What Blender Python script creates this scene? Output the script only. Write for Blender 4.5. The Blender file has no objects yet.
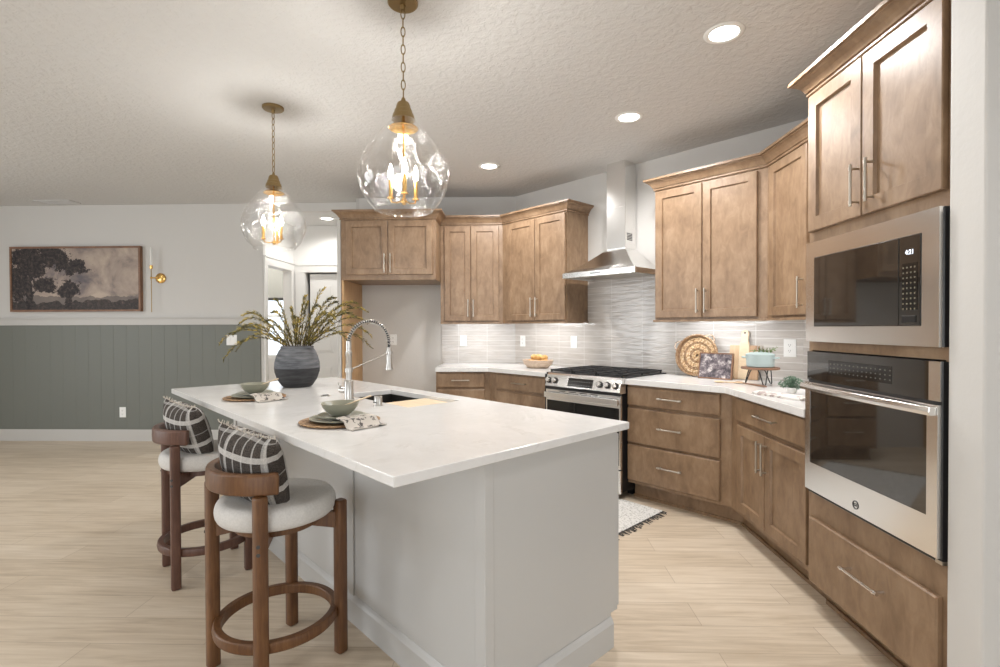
import bpy, bmesh, math, random
from mathutils import Vector, Matrix
random.seed(7)
PI = math.pi
R2 = math.sqrt(0.5)
scene = bpy.context.scene
C = scene.collection

# ------------------------------------------------------------------ camera
cam_d = bpy.data.cameras.new('camera')
cam = bpy.data.objects.new('camera', cam_d)
C.objects.link(cam)
cam_d.sensor_width = 36.0
cam_d.lens = 507.4 / 1000 * 36.0
cam_d.clip_start = 0.05
_yaw, _pit, _rol = (math.radians(v) for v in (1.7077, -0.646, 0.1896))
_f = Vector((-math.sin(_yaw) * math.cos(_pit), math.cos(_yaw) * math.cos(_pit), math.sin(_pit)))
_r = Vector((math.cos(_yaw), math.sin(_yaw), 0))
_d = -_r.cross(_f)
_r2 = _r * math.cos(_rol) + _d * math.sin(_rol)
_d2 = -_r * math.sin(_rol) + _d * math.cos(_rol)
_m = Matrix((_r2, -_d2, -_f)).transposed().to_4x4()
_m.translation = Vector((0, 0, 1.29))
cam.matrix_world = _m
scene.camera = cam

# ------------------------------------------------------------------ world, exposure, added daylight lamps
world = bpy.data.worlds.new('world')
scene.world = world
world.use_nodes = True
_bg = world.node_tree.nodes['Background']
_bg.inputs[0].default_value = (0.86, 0.93, 1.0, 1)
_bg.inputs[1].default_value = 1.6
scene.view_settings.view_transform = 'Standard'
scene.view_settings.look = 'None'
scene.view_settings.gamma = 1
scene.view_settings.exposure = 0.24
scene.view_settings.use_curve_mapping = False
scene.cycles.max_bounces = 8
scene.cycles.diffuse_bounces = 5
scene.cycles.glossy_bounces = 4
scene.cycles.transparent_max_bounces = 12
scene.cycles.sample_clamp_indirect = 6.0
scene.cycles.use_denoising = True


def area_light(name, loc, direction, sx, sy, power, color=(1, 1, 1)):
    d = bpy.data.lights.new(name, 'AREA')
    d.shape = 'RECTANGLE'
    d.size = sx
    d.size_y = sy
    d.energy = power
    d.color = color
    o = bpy.data.objects.new(name, d)
    o.location = loc
    o.rotation_euler = Vector(direction).to_track_quat('-Z', 'Y').to_euler()
    C.objects.link(o)
    return o


W_REAR, W_LEFT, W_SIDE = 90, 90, 40
CAN_P, ROOM_P, PEND_P, UNDER_P, HALL_P = 68, 26, 14, 2.0, 24
DAY = (0.94, 0.97, 1.0)
WARM = (1.0, 0.97, 0.93)
CANC = (1.0, 0.985, 0.975)
area_light('added_daylight_rear', (-1.6, -5.25, 1.35), (0, 1, 0.0), 4.4, 2.3, W_REAR, DAY)  # area lamps added outside unseen windows to brighten the room
area_light('added_daylight_left', (-7.3, 1.2, 1.45), (1, 0, 0.0), 3.4, 1.9, W_LEFT, DAY)
area_light('added_daylight_side', (4.8, -2.0, 1.45), (-1, 0, 0.0), 2.6, 1.9, W_SIDE, DAY)


# ------------------------------------------------------------------ material helpers
def mat(name, col, rough=0.5, metal=0.0, **kw):
    m = bpy.data.materials.new(name)
    m.use_nodes = True
    b = m.node_tree.nodes['Principled BSDF']
    b.inputs['Base Color'].default_value = (*col, 1)
    b.inputs['Roughness'].default_value = rough
    b.inputs['Metallic'].default_value = metal
    for k, v in kw.items():
        b.inputs[k.replace('_', ' ')].default_value = v
    return m


class NT:
    def __init__(self, m):
        self.m = m
        self.t = m.node_tree
        self.b = self.t.nodes.get('Principled BSDF')
        self.out = self.t.nodes.get('Material Output')

    def n(self, typ, ins=None, **props):
        nd = self.t.nodes.new(typ)
        for k, v in props.items():
            setattr(nd, k, v)
        for k, v in (ins or {}).items():
            if isinstance(v, bpy.types.NodeSocket):
                self.t.links.new(v, nd.inputs[k])
            else:
                nd.inputs[k].default_value = v
        return nd

    def link(self, a, b):
        self.t.links.new(a, b)

    def coord(self, scale=(1, 1, 1), rot=(0, 0, 0), loc=(0, 0, 0), kind='Object'):
        tc = self.n('ShaderNodeTexCoord')
        mp = self.n('ShaderNodeMapping', {'Vector': tc.outputs[kind], 'Scale': scale, 'Rotation': rot, 'Location': loc})
        return mp.outputs[0]

    def noise(self, vec, scale, detail=4, rough=0.5, dist=0.0):
        return self.n('ShaderNodeTexNoise', {'Vector': vec, 'Scale': scale, 'Detail': detail, 'Roughness': rough, 'Distortion': dist})

    def ramp(self, fac, stops, interp='LINEAR'):
        r = self.n('ShaderNodeValToRGB', {'Fac': fac})
        r.color_ramp.interpolation = interp
        e = r.color_ramp.elements
        while len(e) < len(stops):
            e.new(0.5)
        for k, (p, c) in enumerate(stops):
            e[k].position = p
            e[k].color = (*c, 1) if len(c) == 3 else c
        return r.outputs[0]

    def math(self, op, a, b=0.0, c=None):
        nd = self.t.nodes.new('ShaderNodeMath')
        nd.operation = op
        for k, v in enumerate((a, b) if c is None else (a, b, c)):
            if isinstance(v, bpy.types.NodeSocket):
                self.t.links.new(v, nd.inputs[k])
            else:
                nd.inputs[k].default_value = v
        return nd.outputs[0]

    def mix(self, fac, a, b, blend='MIX'):
        nd = self.t.nodes.new('ShaderNodeMix')
        nd.data_type = 'RGBA'
        nd.blend_type = blend
        for k, v in ((0, fac), (6, a), (7, b)):
            if isinstance(v, bpy.types.NodeSocket):
                self.t.links.new(v, nd.inputs[k])
            else:
                nd.inputs[k].default_value = v if k == 0 else (*v, 1)
        return nd.outputs[2]

    def bump(self, h, strength=0.3, dist=0.01):
        bm_ = self.n('ShaderNodeBump', {'Height': h, 'Strength': strength, 'Distance': dist})
        self.link(bm_.outputs[0], self.b.inputs['Normal'])
        return bm_.outputs[0]

    def color(self, c):
        self.link(c, self.b.inputs['Base Color'])


M = {}


def wood_mat(name, c1, c2, c3, stretch=(9, 9, 1.6), rough=0.4, scale=3.0, bump=0.05):
    m = mat(name, c1, rough)
    t = NT(m)
    v = t.coord(stretch)
    n1 = t.noise(v, scale, 6, 0.6, 0.6)
    n2 = t.noise(t.coord((4, 4, 3)), 2.2, 3, 0.5)
    f = t.math('ADD', t.math('MULTIPLY', n1.outputs[0], 0.55), t.math('MULTIPLY', n2.outputs[0], 0.45))
    t.color(t.ramp(f, [(0.32, c1), (0.5, c2), (0.68, c3)]))
    if bump:
        t.bump(n1.outputs[0], bump, 0.004)
    return m


M['cab'] = wood_mat('maple_cabinet', (0.168, 0.101, 0.056), (0.248, 0.158, 0.092), (0.330, 0.224, 0.139), stretch=(7, 7, 3.2), rough=0.40)
M['cabin'] = wood_mat('maple_panel_inside', (0.42, 0.25, 0.12), (0.50, 0.31, 0.155), (0.55, 0.35, 0.18), rough=0.45)
M['stoolwood'] = wood_mat('walnut_stool', (0.075, 0.029, 0.010), (0.13, 0.055, 0.019), (0.20, 0.092, 0.034), stretch=(30, 30, 3), rough=0.42)
M['darkstool'] = wood_mat('dark_walnut_stool', (0.068, 0.029, 0.018), (0.105, 0.047, 0.03), (0.15, 0.072, 0.047), stretch=(30, 30, 3), rough=0.42)
M['boardwood'] = wood_mat('oak_board', (0.50, 0.33, 0.19), (0.60, 0.42, 0.26), (0.68, 0.50, 0.33), stretch=(40, 40, 3), rough=0.5)
M['palewood'] = wood_mat('pale_maple', (0.66, 0.50, 0.33), (0.74, 0.59, 0.41), (0.80, 0.66, 0.48), stretch=(3, 30, 30), rough=0.5)
M['brownwood'] = wood_mat('brown_acacia', (0.13, 0.062, 0.033), (0.2, 0.1, 0.055), (0.27, 0.145, 0.085), stretch=(6, 30, 30), rough=0.5)
M['steel'] = mat('brushed_steel', (0.84, 0.83, 0.815), 0.19, 1.0)
M['faucet'] = mat('brushed_faucet_steel', (0.52, 0.50, 0.47), 0.3, 1.0)
M['nickel'] = mat('satin_nickel', (0.52, 0.48, 0.42), 0.28, 1.0)
M['chrome'] = mat('polished_steel', (0.78, 0.77, 0.76), 0.12, 1.0)
M['brass'] = mat('aged_brass', (0.30, 0.215, 0.105), 0.34, 1.0)
M['gold'] = mat('bright_brass', (0.80, 0.50, 0.17), 0.22, 1.0)
M['black'] = mat('black_enamel', (0.012, 0.012, 0.013), 0.35)
M['iron'] = mat('cast_iron', (0.02, 0.02, 0.021), 0.55)
M['glass_black'] = mat('black_oven_glass', (0.012, 0.011, 0.010), 0.04, IOR=2.1)
M['range_glass'] = mat('black_range_glass', (0.008, 0.008, 0.008), 0.05, IOR=1.45)
M['white_plastic'] = mat('white_plastic', (0.82, 0.82, 0.80), 0.35)
M['white_paint'] = mat('white_trim_paint', (0.78, 0.77, 0.75), 0.45)
M['slot'] = mat('dark_slot', (0.05, 0.05, 0.05), 0.6)
M['island'] = mat('greige_island_paint', (0.52, 0.515, 0.50), 0.33)
M['seat'] = mat('cream_linen', (0.62, 0.60, 0.57), 0.9)
_t = NT(M['seat'])
_w = _t.noise(_t.coord((150, 150, 150)), 1.0, 2)
_t.bump(_w.outputs[0], 0.5, 0.002)
_t.color(_t.mix(_w.outputs[0], (0.52, 0.50, 0.47), (0.70, 0.68, 0.65)))


def wall_paint(name, col, bumpy=0.12):
    m = mat(name, col, 0.7)
    t = NT(m)
    n = t.noise(t.coord((1, 1, 1)), 38, 5, 0.6)
    t.bump(n.outputs[0], bumpy, 0.008)
    return m


M['wall'] = wall_paint('warm_white_wall', (0.58, 0.565, 0.54))
M['shaded_paint'] = mat('shade_toned_paint', (0.50, 0.485, 0.46), 0.5)  # wall colour with shade put in, for rail, far baseboard, hall end
M['green'] = mat('sage_green_wainscot', (0.150, 0.157, 0.136), 0.5)
m = M['ceiling'] = mat('knockdown_ceiling', (0.62, 0.615, 0.605), 0.85)
t = NT(m)
v = t.coord((1, 1, 1))
n1 = t.noise(v, 26, 4, 0.55, 0.4)
n2 = t.noise(v, 60, 3, 0.5)
h = t.math('ADD', t.ramp(n1.outputs[0], [(0.42, (0, 0, 0)), (0.6, (1, 1, 1))]), t.math('MULTIPLY', n2.outputs[0], 0.35))
t.bump(h, 0.32, 0.009)

# floor: pale oak planks that run along X
m = M['floor'] = mat('pale_oak_planks', (0.5, 0.4, 0.3), 0.42)
t = NT(m)
v = t.coord((1, 1, 1))
br = t.n('ShaderNodeTexBrick', {'Vector': v, 'Color1': (0.0, 0, 0, 1), 'Color2': (1, 1, 1, 1), 'Mortar': (0.5, 0.5, 0.5, 1), 'Scale': 1.0,
                                'Mortar Size': 0.0016, 'Mortar Smooth': 0.1, 'Bias': 0.0, 'Brick Width': 1.25, 'Row Height': 0.18}, offset=0.37, offset_frequency=2)
gr = t.noise(t.coord((1.1, 15, 1)), 2.6, 7, 0.62, 0.5)
gr2 = t.noise(t.coord((0.7, 5, 1)), 1.1, 3, 0.5, 0.3)
f = t.math('ADD', t.math('MULTIPLY', gr.outputs[0], 0.6), t.math('ADD', t.math('MULTIPLY', gr2.outputs[0], 0.3), t.math('MULTIPLY', br.outputs[0], 0.10)))
col = t.ramp(f, [(0.34, (0.48, 0.385, 0.278)), (0.5, (0.62, 0.52, 0.40)), (0.66, (0.715, 0.62, 0.50))])
t.color(t.mix(t.math('MULTIPLY', br.outputs[1], 0.55), col, (0.28, 0.2, 0.13)))
t.bump(t.math('SUBTRACT', t.math('MULTIPLY', gr.outputs[0], 0.25), br.outputs[1]), 0.15, 0.003)

# quartz
m = M['quartz'] = mat('white_quartz', (0.8, 0.79, 0.77), 0.16)
t = NT(m)
v = t.coord((1, 1, 1))
w = t.noise(v, 1.7, 5, 0.65, 1.6)
vein = t.math('ABSOLUTE', t.math('SUBTRACT', w.outputs[0], 0.5))
fine = t.noise(v, 9, 5, 0.7, 0.5)
fv = t.math('MULTIPLY', t.ramp(vein, [(0.0, (1, 1, 1)), (0.035, (0, 0, 0))]), t.ramp(fine.outputs[0], [(0.45, (0, 0, 0)), (0.7, (1, 1, 1))]))
t.color(t.mix(t.math('MULTIPLY', fv, 0.55), t.ramp(fine.outputs[0], [(0.3, (0.70, 0.69, 0.675)), (0.65, (0.76, 0.75, 0.735))]), (0.52, 0.5, 0.47)))

# wavy stacked tile (local x along the wall, local z up)
m = M['tile'] = mat('wavy_glazed_tile', (0.6, 0.58, 0.55), 0.13)
t = NT(m)
v = t.coord((1, 1, 1), rot=(PI / 2, 0, 0), loc=(0, 0, 0))
sep = t.n('ShaderNodeSeparateXYZ', {'Vector': t.n('ShaderNodeTexCoord').outputs['Object']})
cmb = t.n('ShaderNodeCombineXYZ', {'X': sep.outputs[0], 'Y': sep.outputs[2], 'Z': 0.0})
br = t.n('ShaderNodeTexBrick', {'Vector': cmb.outputs[0], 'Color1': (0, 0, 0, 1), 'Color2': (1, 1, 1, 1), 'Mortar': (0, 0, 0, 1), 'Scale': 1.0, 'Mortar Size': 0.0020,
                                'Mortar Smooth': 0.2, 'Brick Width': 0.305, 'Row Height': 0.055}, offset=0.0)
wv = t.noise(t.coord((4, 4, 27)), 1.4, 2, 0.5, 0.6)
tc = t.ramp(wv.outputs[0], [(0.3, (0.45, 0.415, 0.38)), (0.7, (0.56, 0.525, 0.49))])
tc = t.mix(t.math('MULTIPLY', br.outputs[0], 0.16), tc, (0.66, 0.64, 0.61))
t.color(t.mix(br.outputs[1], tc, (0.72, 0.71, 0.69)))
t.bump(t.math('SUBTRACT', t.math('MULTIPLY', wv.outputs[0], 0.7), t.math('MULTIPLY', br.outputs[1], 0.5)), 0.42, 0.010)

# seeded clear glass (thin wall): clear pass-through plus a reflecting coat
m = M['clear_glass'] = bpy.data.materials.new('seeded_clear_glass')
m.use_nodes = True
t = NT(m)
t.t.nodes.remove(t.b)
v = t.coord((1, 1, 1))
vo = t.n('ShaderNodeTexVoronoi', {'Vector': v, 'Scale': 150.0, 'Randomness': 1.0})
patch = t.noise(v, 9, 2, 0.5)
hgt = t.math('MULTIPLY', vo.outputs[0], t.ramp(patch.outputs[0], [(0.47, (0.03, 0.03, 0.03)), (0.60, (1, 1, 1))]))
bmp = t.n('ShaderNodeBump', {'Height': hgt, 'Strength': 0.9, 'Distance': 0.006})
fr = t.n('ShaderNodeLayerWeight', {'Blend': 0.5, 'Normal': bmp.outputs[0]})
gl = t.n('ShaderNodeBsdfGlossy', {'Color': (1, 1, 1, 1), 'Roughness': 0.03, 'Normal': bmp.outputs[0]})
tr = t.n('ShaderNodeBsdfTransparent', {'Color': (0.975, 0.978, 0.975, 1)})
mx = t.n('ShaderNodeMixShader', {0: t.math('ADD', t.math('MULTIPLY', t.math('POWER', fr.outputs[1], 3.2), 0.8), 0.055), 1: tr.outputs[0], 2: gl.outputs[0]})
t.link(mx.outputs[0], t.out.inputs[0])


def emit(name, col, strength):
    m_ = mat(name, (0.8, 0.8, 0.8), 0.5)
    b = m_.node_tree.nodes['Principled BSDF']
    b.inputs['Emission Color'].default_value = (*col, 1)
    b.inputs['Emission Strength'].default_value = strength
    return m_


M['bulb'] = emit('glowing_bulb', (1, 0.94, 0.84), 16)
M['can'] = emit('glowing_can_lens', (1, 0.97, 0.92), 9)
M['led'] = emit('glowing_led_strip', (1, 0.97, 0.93), 6)
M['display'] = emit('display_digits', (0.75, 0.85, 1.0), 1.6)

# plaid wool
m = M['plaid'] = mat('plaid_wool', (0.1, 0.09, 0.08), 0.95)
t = NT(m)
tcn = t.n('ShaderNodeTexCoord')
sep = t.n('ShaderNodeSeparateXYZ', {'Vector': tcn.outputs['Object']})


def stripe(sock, period, width, off):
    a = t.math('FRACT', t.math('ADD', t.math('DIVIDE', sock, period), off))
    return t.math('LESS_THAN', a, width / period)


wool = t.noise(t.coord((260, 260, 260)), 1.0, 3, 0.7)
base = t.ramp(wool.outputs[0], [(0.36, (0.020, 0.016, 0.014)), (0.64, (0.105, 0.086, 0.073))])
white = t.ramp(wool.outputs[0], [(0.3, (0.46, 0.44, 0.41)), (0.65, (0.74, 0.72, 0.69))])
s1 = stripe(sep.outputs[0], 0.043, 0.0065, 0.2)
s2 = stripe(sep.outputs[2], 0.128, 0.021, 0.45)
s3 = stripe(sep.outputs[0], 0.172, 0.017, 0.35)
s4 = stripe(sep.outputs[2], 0.064, 0.005, 0.9)
c = t.mix(t.math('MULTIPLY', s1, 0.55), base, white)
c = t.mix(t.math('MULTIPLY', s4, 0.4), c, white)
c = t.mix(t.math('MULTIPLY', s3, 0.55), c, white)
c = t.mix(t.math('MULTIPLY', s2, 0.8), c, white)
t.color(c)
t.bump(wool.outputs[0], 0.8, 0.004)

m = M['vase_top'] = mat('grey_clay', (0.1, 0.1, 0.11), 0.8)
t = NT(m)
n = t.noise(t.coord((3, 3, 22)), 3, 5, 0.6)
t.color(t.ramp(n.outputs[0], [(0.35, (0.065, 0.069, 0.077)), (0.65, (0.165, 0.168, 0.18))]))
t.bump(n.outputs[0], 0.5, 0.006)
m = M['vase_low'] = mat('charcoal_clay', (0.03, 0.03, 0.032), 0.8)
t = NT(m)
n = t.noise(t.coord((3, 3, 26)), 3, 5, 0.6)
t.color(t.ramp(n.outputs[0], [(0.35, (0.018, 0.018, 0.02)), (0.65, (0.05, 0.05, 0.052))]))
t.bump(n.outputs[0], 0.5, 0.006)
m = M['leaf'] = mat('olive_gold_leaf', (0.1, 0.09, 0.02), 0.6)
t = NT(m)
n = t.noise(t.coord((30, 30, 30)), 1, 2)
t.color(t.ramp(n.outputs[0], [(0.38, (0.055, 0.052, 0.015)), (0.51, (0.20, 0.165, 0.035)), (0.64, (0.50, 0.37, 0.085))]))
M['stem'] = mat('dark_stem', (0.07, 0.045, 0.018), 0.7)
M['sage_ceramic'] = mat('sage_ceramic', (0.27, 0.268, 0.208), 0.3)
M['mint'] = mat('mint_enamel', (0.43, 0.53, 0.53), 0.3)
M['succulent'] = mat('blue_green_sprig', (0.10, 0.17, 0.11), 0.6)
M['olive_sprig'] = mat('green_sprig', (0.11, 0.17, 0.05), 0.6)
m = M['wicker'] = mat('woven_seagrass', (0.5, 0.3, 0.14), 0.75)
t = NT(m)
n = t.noise(t.coord((60, 60, 60)), 1, 3)
t.color(t.ramp(n.outputs[0], [(0.35, (0.17, 0.085, 0.035)), (0.5, (0.42, 0.25, 0.12)), (0.66, (0.68, 0.50, 0.31))]))
t.bump(n.outputs[0], 0.8, 0.005)
sep = t.n('ShaderNodeSeparateXYZ', {'Vector': t.n('ShaderNodeTexCoord').outputs['Object']})
zz = t.math('SUBTRACT', sep.outputs[2], 0.16)
rad = t.math('SQRT', t.math('ADD', t.math('MULTIPLY', sep.outputs[0], sep.outputs[0]), t.math('MULTIPLY', zz, zz)))
ring = t.math('LESS_THAN', t.math('FRACT', t.math('ADD', t.math('DIVIDE', rad, 0.05), t.math('MULTIPLY', n.outputs[0], 0.35))), 0.38)
t.color(t.mix(t.math('MULTIPLY', ring, 0.75), t.ramp(n.outputs[0], [(0.36, (0.40, 0.24, 0.12)), (0.5, (0.60, 0.42, 0.24)), (0.64, (0.78, 0.62, 0.43))]), (0.20, 0.105, 0.05)))
m = M['charger'] = mat('brown_woven_charger', (0.3, 0.17, 0.08), 0.7)
t = NT(m)
n = t.noise(t.coord((90, 90, 90)), 1, 3)
t.color(t.ramp(n.outputs[0], [(0.35, (0.16, 0.085, 0.038)), (0.65, (0.40, 0.25, 0.13))]))
t.bump(n.outputs[0], 0.6, 0.003)
m = M['palebasket'] = mat('whitewashed_basket', (0.6, 0.48, 0.38), 0.8)
t = NT(m)
ck = t.n('ShaderNodeTexChecker', {'Vector': t.coord((1, 1, 1)), 'Color1': (0.72, 0.58, 0.46, 1), 'Color2': (0.40, 0.29, 0.21, 1), 'Scale': 70.0})
t.color(ck.outputs[0])
m = M['bread'] = mat('golden_bread', (0.7, 0.42, 0.14), 0.7)
t = NT(m)
n = t.noise(t.coord((25, 25, 25)), 1, 3)
t.color(t.ramp(n.outputs[0], [(0.35, (0.50, 0.24, 0.06)), (0.62, (0.82, 0.54, 0.22))]))
m = M['napkin'] = mat('printed_linen', (0.7, 0.66, 0.6), 0.9)
t = NT(m)
n = t.noise(t.coord((1, 1, 1)), 40, 3, 0.6)
t.color(t.ramp(n.outputs[0], [(0.40, (0.08, 0.07, 0.065)), (0.45, (0.50, 0.46, 0.41))]))
m = M['towel'] = mat('grey_print_towel', (0.6, 0.6, 0.58), 0.9)
t = NT(m)
n = t.noise(t.coord((1, 1, 1)), 30, 3, 0.6)
t.color(t.ramp(n.outputs[0], [(0.42, (0.34, 0.28, 0.26)), (0.5, (0.62, 0.60, 0.57))]))
m = M['rug'] = mat('woven_grey_rug', (0.55, 0.54, 0.51), 0.95)
t = NT(m)
wv = t.n('ShaderNodeTexVoronoi', {'Vector': t.coord((1, 1, 1)), 'Scale': 62.0})
t.color(t.ramp(wv.outputs[0], [(0.05, (0.10, 0.10, 0.10)), (0.2, (0.46, 0.45, 0.42)), (0.5, (0.72, 0.71, 0.68))]))
t.bump(wv.outputs[0], 0.6, 0.006)
M['fringe'] = mat('dark_fringe', (0.07, 0.065, 0.06), 0.9)
M['cream_thread'] = mat('cream_thread', (0.55, 0.5, 0.43), 0.9)
m = M['blackprint'] = mat('floral_print', (0.3, 0.3, 0.3), 0.6)
t = NT(m)
n = t.noise(t.coord((1, 1, 1)), 22, 5, 0.65, 0.3)
t.color(t.ramp(n.outputs[0], [(0.40, (0.035, 0.028, 0.035)), (0.53, (0.14, 0.115, 0.125)), (0.66, (0.58, 0.53, 0.50))]))

# landscape canvas: dusk sky, dark oak on the left, low dark hills
m = M['canvas'] = mat('landscape_canvas', (0.4, 0.35, 0.3), 0.7)
t = NT(m)
sep = t.n('ShaderNodeSeparateXYZ', {'Vector': t.n('ShaderNodeTexCoord').outputs['Object']})
X_, Z_ = sep.outputs[0], sep.outputs[2]
v = t.coord((1, 1, 1))
cl = t.noise(v, 3.2, 6, 0.6, 0.4)
sky = t.ramp(cl.outputs[0], [(0.35, (0.12, 0.105, 0.115)), (0.5, (0.33, 0.265, 0.225)), (0.66, (0.47, 0.38, 0.31))])
tex = t.noise(v, 11, 6, 0.75)
jit = t.math('MULTIPLY', t.math('SUBTRACT', tex.outputs[0], 0.5), 2.6)


def blob(cx, cz, rx, rz):
    dx = t.math('DIVIDE', t.math('SUBTRACT', X_, cx), rx)
    dz = t.math('DIVIDE', t.math('SUBTRACT', Z_, cz), rz)
    d = t.math('SQRT', t.math('ADD', t.math('MULTIPLY', dx, dx), t.math('MULTIPLY', dz, dz)))
    return t.math('LESS_THAN', t.math('ADD', d, jit), 0.93)


mask = None
for a in ((0.22, 0.55, 0.24, 0.2), (0.50, 0.60, 0.24, 0.15), (0.74, 0.50, 0.2, 0.09), (0.40, 0.30, 0.18, 0.09), (0.10, 0.32, 0.16, 0.2), (0.68, 0.25, 0.14, 0.11), (0.22, 0.2, 0.05, 0.25), (0.68, 0.1, 0.05, 0.1)):
    k = blob(*a)
    mask = k if mask is None else t.math('MAXIMUM', mask, k)
hill = t.math('LESS_THAN', t.math('ADD', Z_, t.math('MULTIPLY', t.math('SUBTRACT', t.noise(v, 5, 4, 0.6).outputs[0], 0.5), 0.22)), 0.115)
far = t.math('LESS_THAN', t.math('ADD', Z_, t.math('MULTIPLY', t.math('SUBTRACT', t.noise(v, 8, 4, 0.6).outputs[0], 0.5), 0.1)), 0.17)
leafc = t.ramp(t.noise(v, 26, 5, 0.75).outputs[0], [(0.40, (0.012, 0.010, 0.012)), (0.56, (0.045, 0.034, 0.032)), (0.70, (0.16, 0.11, 0.085))])
c = t.mix(t.math('MULTIPLY', far, 0.75), sky, (0.11, 0.095, 0.09))
c = t.mix(mask, c, leafc)
c = t.mix(t.math('MULTIPLY', hill, 0.9), c, leafc)
t.color(c)


# ------------------------------------------------------------------ mesh helpers
def new_bm():
    return bmesh.new()


def box(bm, x0, x1, y0, y1, z0, z1):
    vs = [bm.verts.new(p) for p in ((x0, y0, z0), (x1, y0, z0), (x1, y1, z0), (x0, y1, z0), (x0, y0, z1), (x1, y0, z1), (x1, y1, z1), (x0, y1, z1))]
    for f_ in ((3, 2, 1, 0), (4, 5, 6, 7), (0, 1, 5, 4), (1, 2, 6, 5), (2, 3, 7, 6), (3, 0, 4, 7)):
        bm.faces.new([vs[k] for k in f_])
    return vs


def prism(bm, pts, z0, z1):
    lo = [bm.verts.new((p[0], p[1], z0)) for p in pts]
    hi = [bm.verts.new((p[0], p[1], z1)) for p in pts]
    n_ = len(pts)
    bm.faces.new(lo[::-1])
    bm.faces.new(hi)
    for k in range(n_):
        bm.faces.new((lo[k], lo[(k + 1) % n_], hi[(k + 1) % n_], hi[k]))


def frames(pts):
    pts = [Vector(p) for p in pts]
    out = []
    up = None
    for k, p in enumerate(pts):
        a = pts[max(0, k - 1)]
        b = pts[min(len(pts) - 1, k + 1)]
        tg = (b - a).normalized()
        if up is None:
            up = Vector((0, 0, 1)) if abs(tg.z) < 0.9 else Vector((1, 0, 0))
        s = tg.cross(up).normalized()
        up = s.cross(tg).normalized()
        out.append((p, s, up))
    return out


def tube(bm, pts, r, seg=8, cap=True, closed=False, squash=1.0):
    fr_ = frames(pts)
    rings = []
    for k, (p, s, u) in enumerate(fr_):
        rr = r[k] if isinstance(r, (list, tuple)) else r
        rings.append([bm.verts.new(p + s * (rr * math.cos(2 * PI * j / seg)) + u * (rr * squash * math.sin(2 * PI * j / seg))) for j in range(seg)])
    m_ = len(rings)
    for k in range(m_ if closed else m_ - 1):
        a, b = rings[k], rings[(k + 1) % m_]
        for j in range(seg):
            bm.faces.new((a[j], a[(j + 1) % seg], b[(j + 1) % seg], b[j]))
    if cap and not closed:
        bm.faces.new(rings[0][::-1])
        bm.faces.new(rings[-1])


def cyl(bm, p0, p1, r0, r1=None, seg=16):
    tube(bm, [p0, p1], [r0, r0 if r1 is None else r1], seg)


def lathe(bm, prof, seg=32, cx=0, cy=0, closed=False):
    rings = []
    for r, z in prof:
        if r < 1e-6:
            rings.append([bm.verts.new((cx, cy, z))])
        else:
            rings.append([bm.verts.new((cx + r * math.cos(2 * PI * j / seg), cy + r * math.sin(2 * PI * j / seg), z)) for j in range(seg)])
    n_ = len(rings)
    for k in range(n_ if closed else n_ - 1):
        a, b = rings[k], rings[(k + 1) % n_]
        for j in range(seg):
            j2 = (j + 1) % seg
            if len(a) == 1 and len(b) == 1:
                continue
            if len(a) == 1:
                bm.faces.new((a[0], b[j2], b[j]))
            elif len(b) == 1:
                bm.faces.new((a[j], a[j2], b[0]))
            else:
                bm.faces.new((a[j], a[j2], b[j2], b[j]))


def ellipsoid(bm, c_, rx, ry, rz, seg=14, rings=8, rot=None):
    mm = Matrix.Translation(c_) @ (rot.to_4x4() if rot else Matrix()) @ Matrix.Diagonal((rx, ry, rz, 1))
    bmesh.ops.create_uvsphere(bm, u_segments=seg, v_segments=rings, radius=1, matrix=mm)


def shaker(bm, x0, x1, z0, z1, yf, th=0.02, st=0.056, rec=0.012):
    """door with a sunk flat panel; the front looks along -y at y = yf"""
    yb = yf + th
    o = [(x0, z0), (x1, z0), (x1, z1), (x0, z1)]
    i1 = [(x0 + st, z0 + st), (x1 - st, z0 + st), (x1 - st, z1 - st), (x0 + st, z1 - st)]
    e = 0.0045
    i2 = [(x0 + st + e, z0 + st + e), (x1 - st - e, z0 + st + e), (x1 - st - e, z1 - st - e), (x0 + st + e, z1 - st - e)]
    B = [bm.verts.new((p[0], yb, p[1])) for p in o]
    b_ = 0.003
    S = [bm.verts.new((p[0], yf + b_, p[1])) for p in o]
    F = [bm.verts.new((p[0] + (b_ if k in (0, 3) else -b_), yf, p[1] + (b_ if k < 2 else -b_))) for k, p in enumerate(o)]
    I1 = [bm.verts.new((p[0], yf, p[1])) for p in i1]
    I2 = [bm.verts.new((p[0], yf + rec, p[1])) for p in i2]
    bm.faces.new(B[::-1])
    for a, b in ((B, S), (S, F), (F, I1), (I1, I2)):
        for k in range(4):
            bm.faces.new((a[k], a[(k + 1) % 4], b[(k + 1) % 4], b[k]))
    bm.faces.new(I2)


def slab_front(bm, x0, x1, z0, z1, yf, th=0.02, b_=0.005):
    o = [(x0, z0), (x1, z0), (x1, z1), (x0, z1)]
    B = [bm.verts.new((p[0], yf + th, p[1])) for p in o]
    S = [bm.verts.new((p[0], yf + b_, p[1])) for p in o]
    F = [bm.verts.new((p[0] + (b_ if k in (0, 3) else -b_), yf, p[1] + (b_ if k < 2 else -b_))) for k, p in enumerate(o)]
    bm.faces.new(B[::-1])
    for a, b in ((B, S), (S, F)):
        for k in range(4):
            bm.faces.new((a[k], a[(k + 1) % 4], b[(k + 1) % 4], b[k]))
    bm.faces.new(F)


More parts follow.
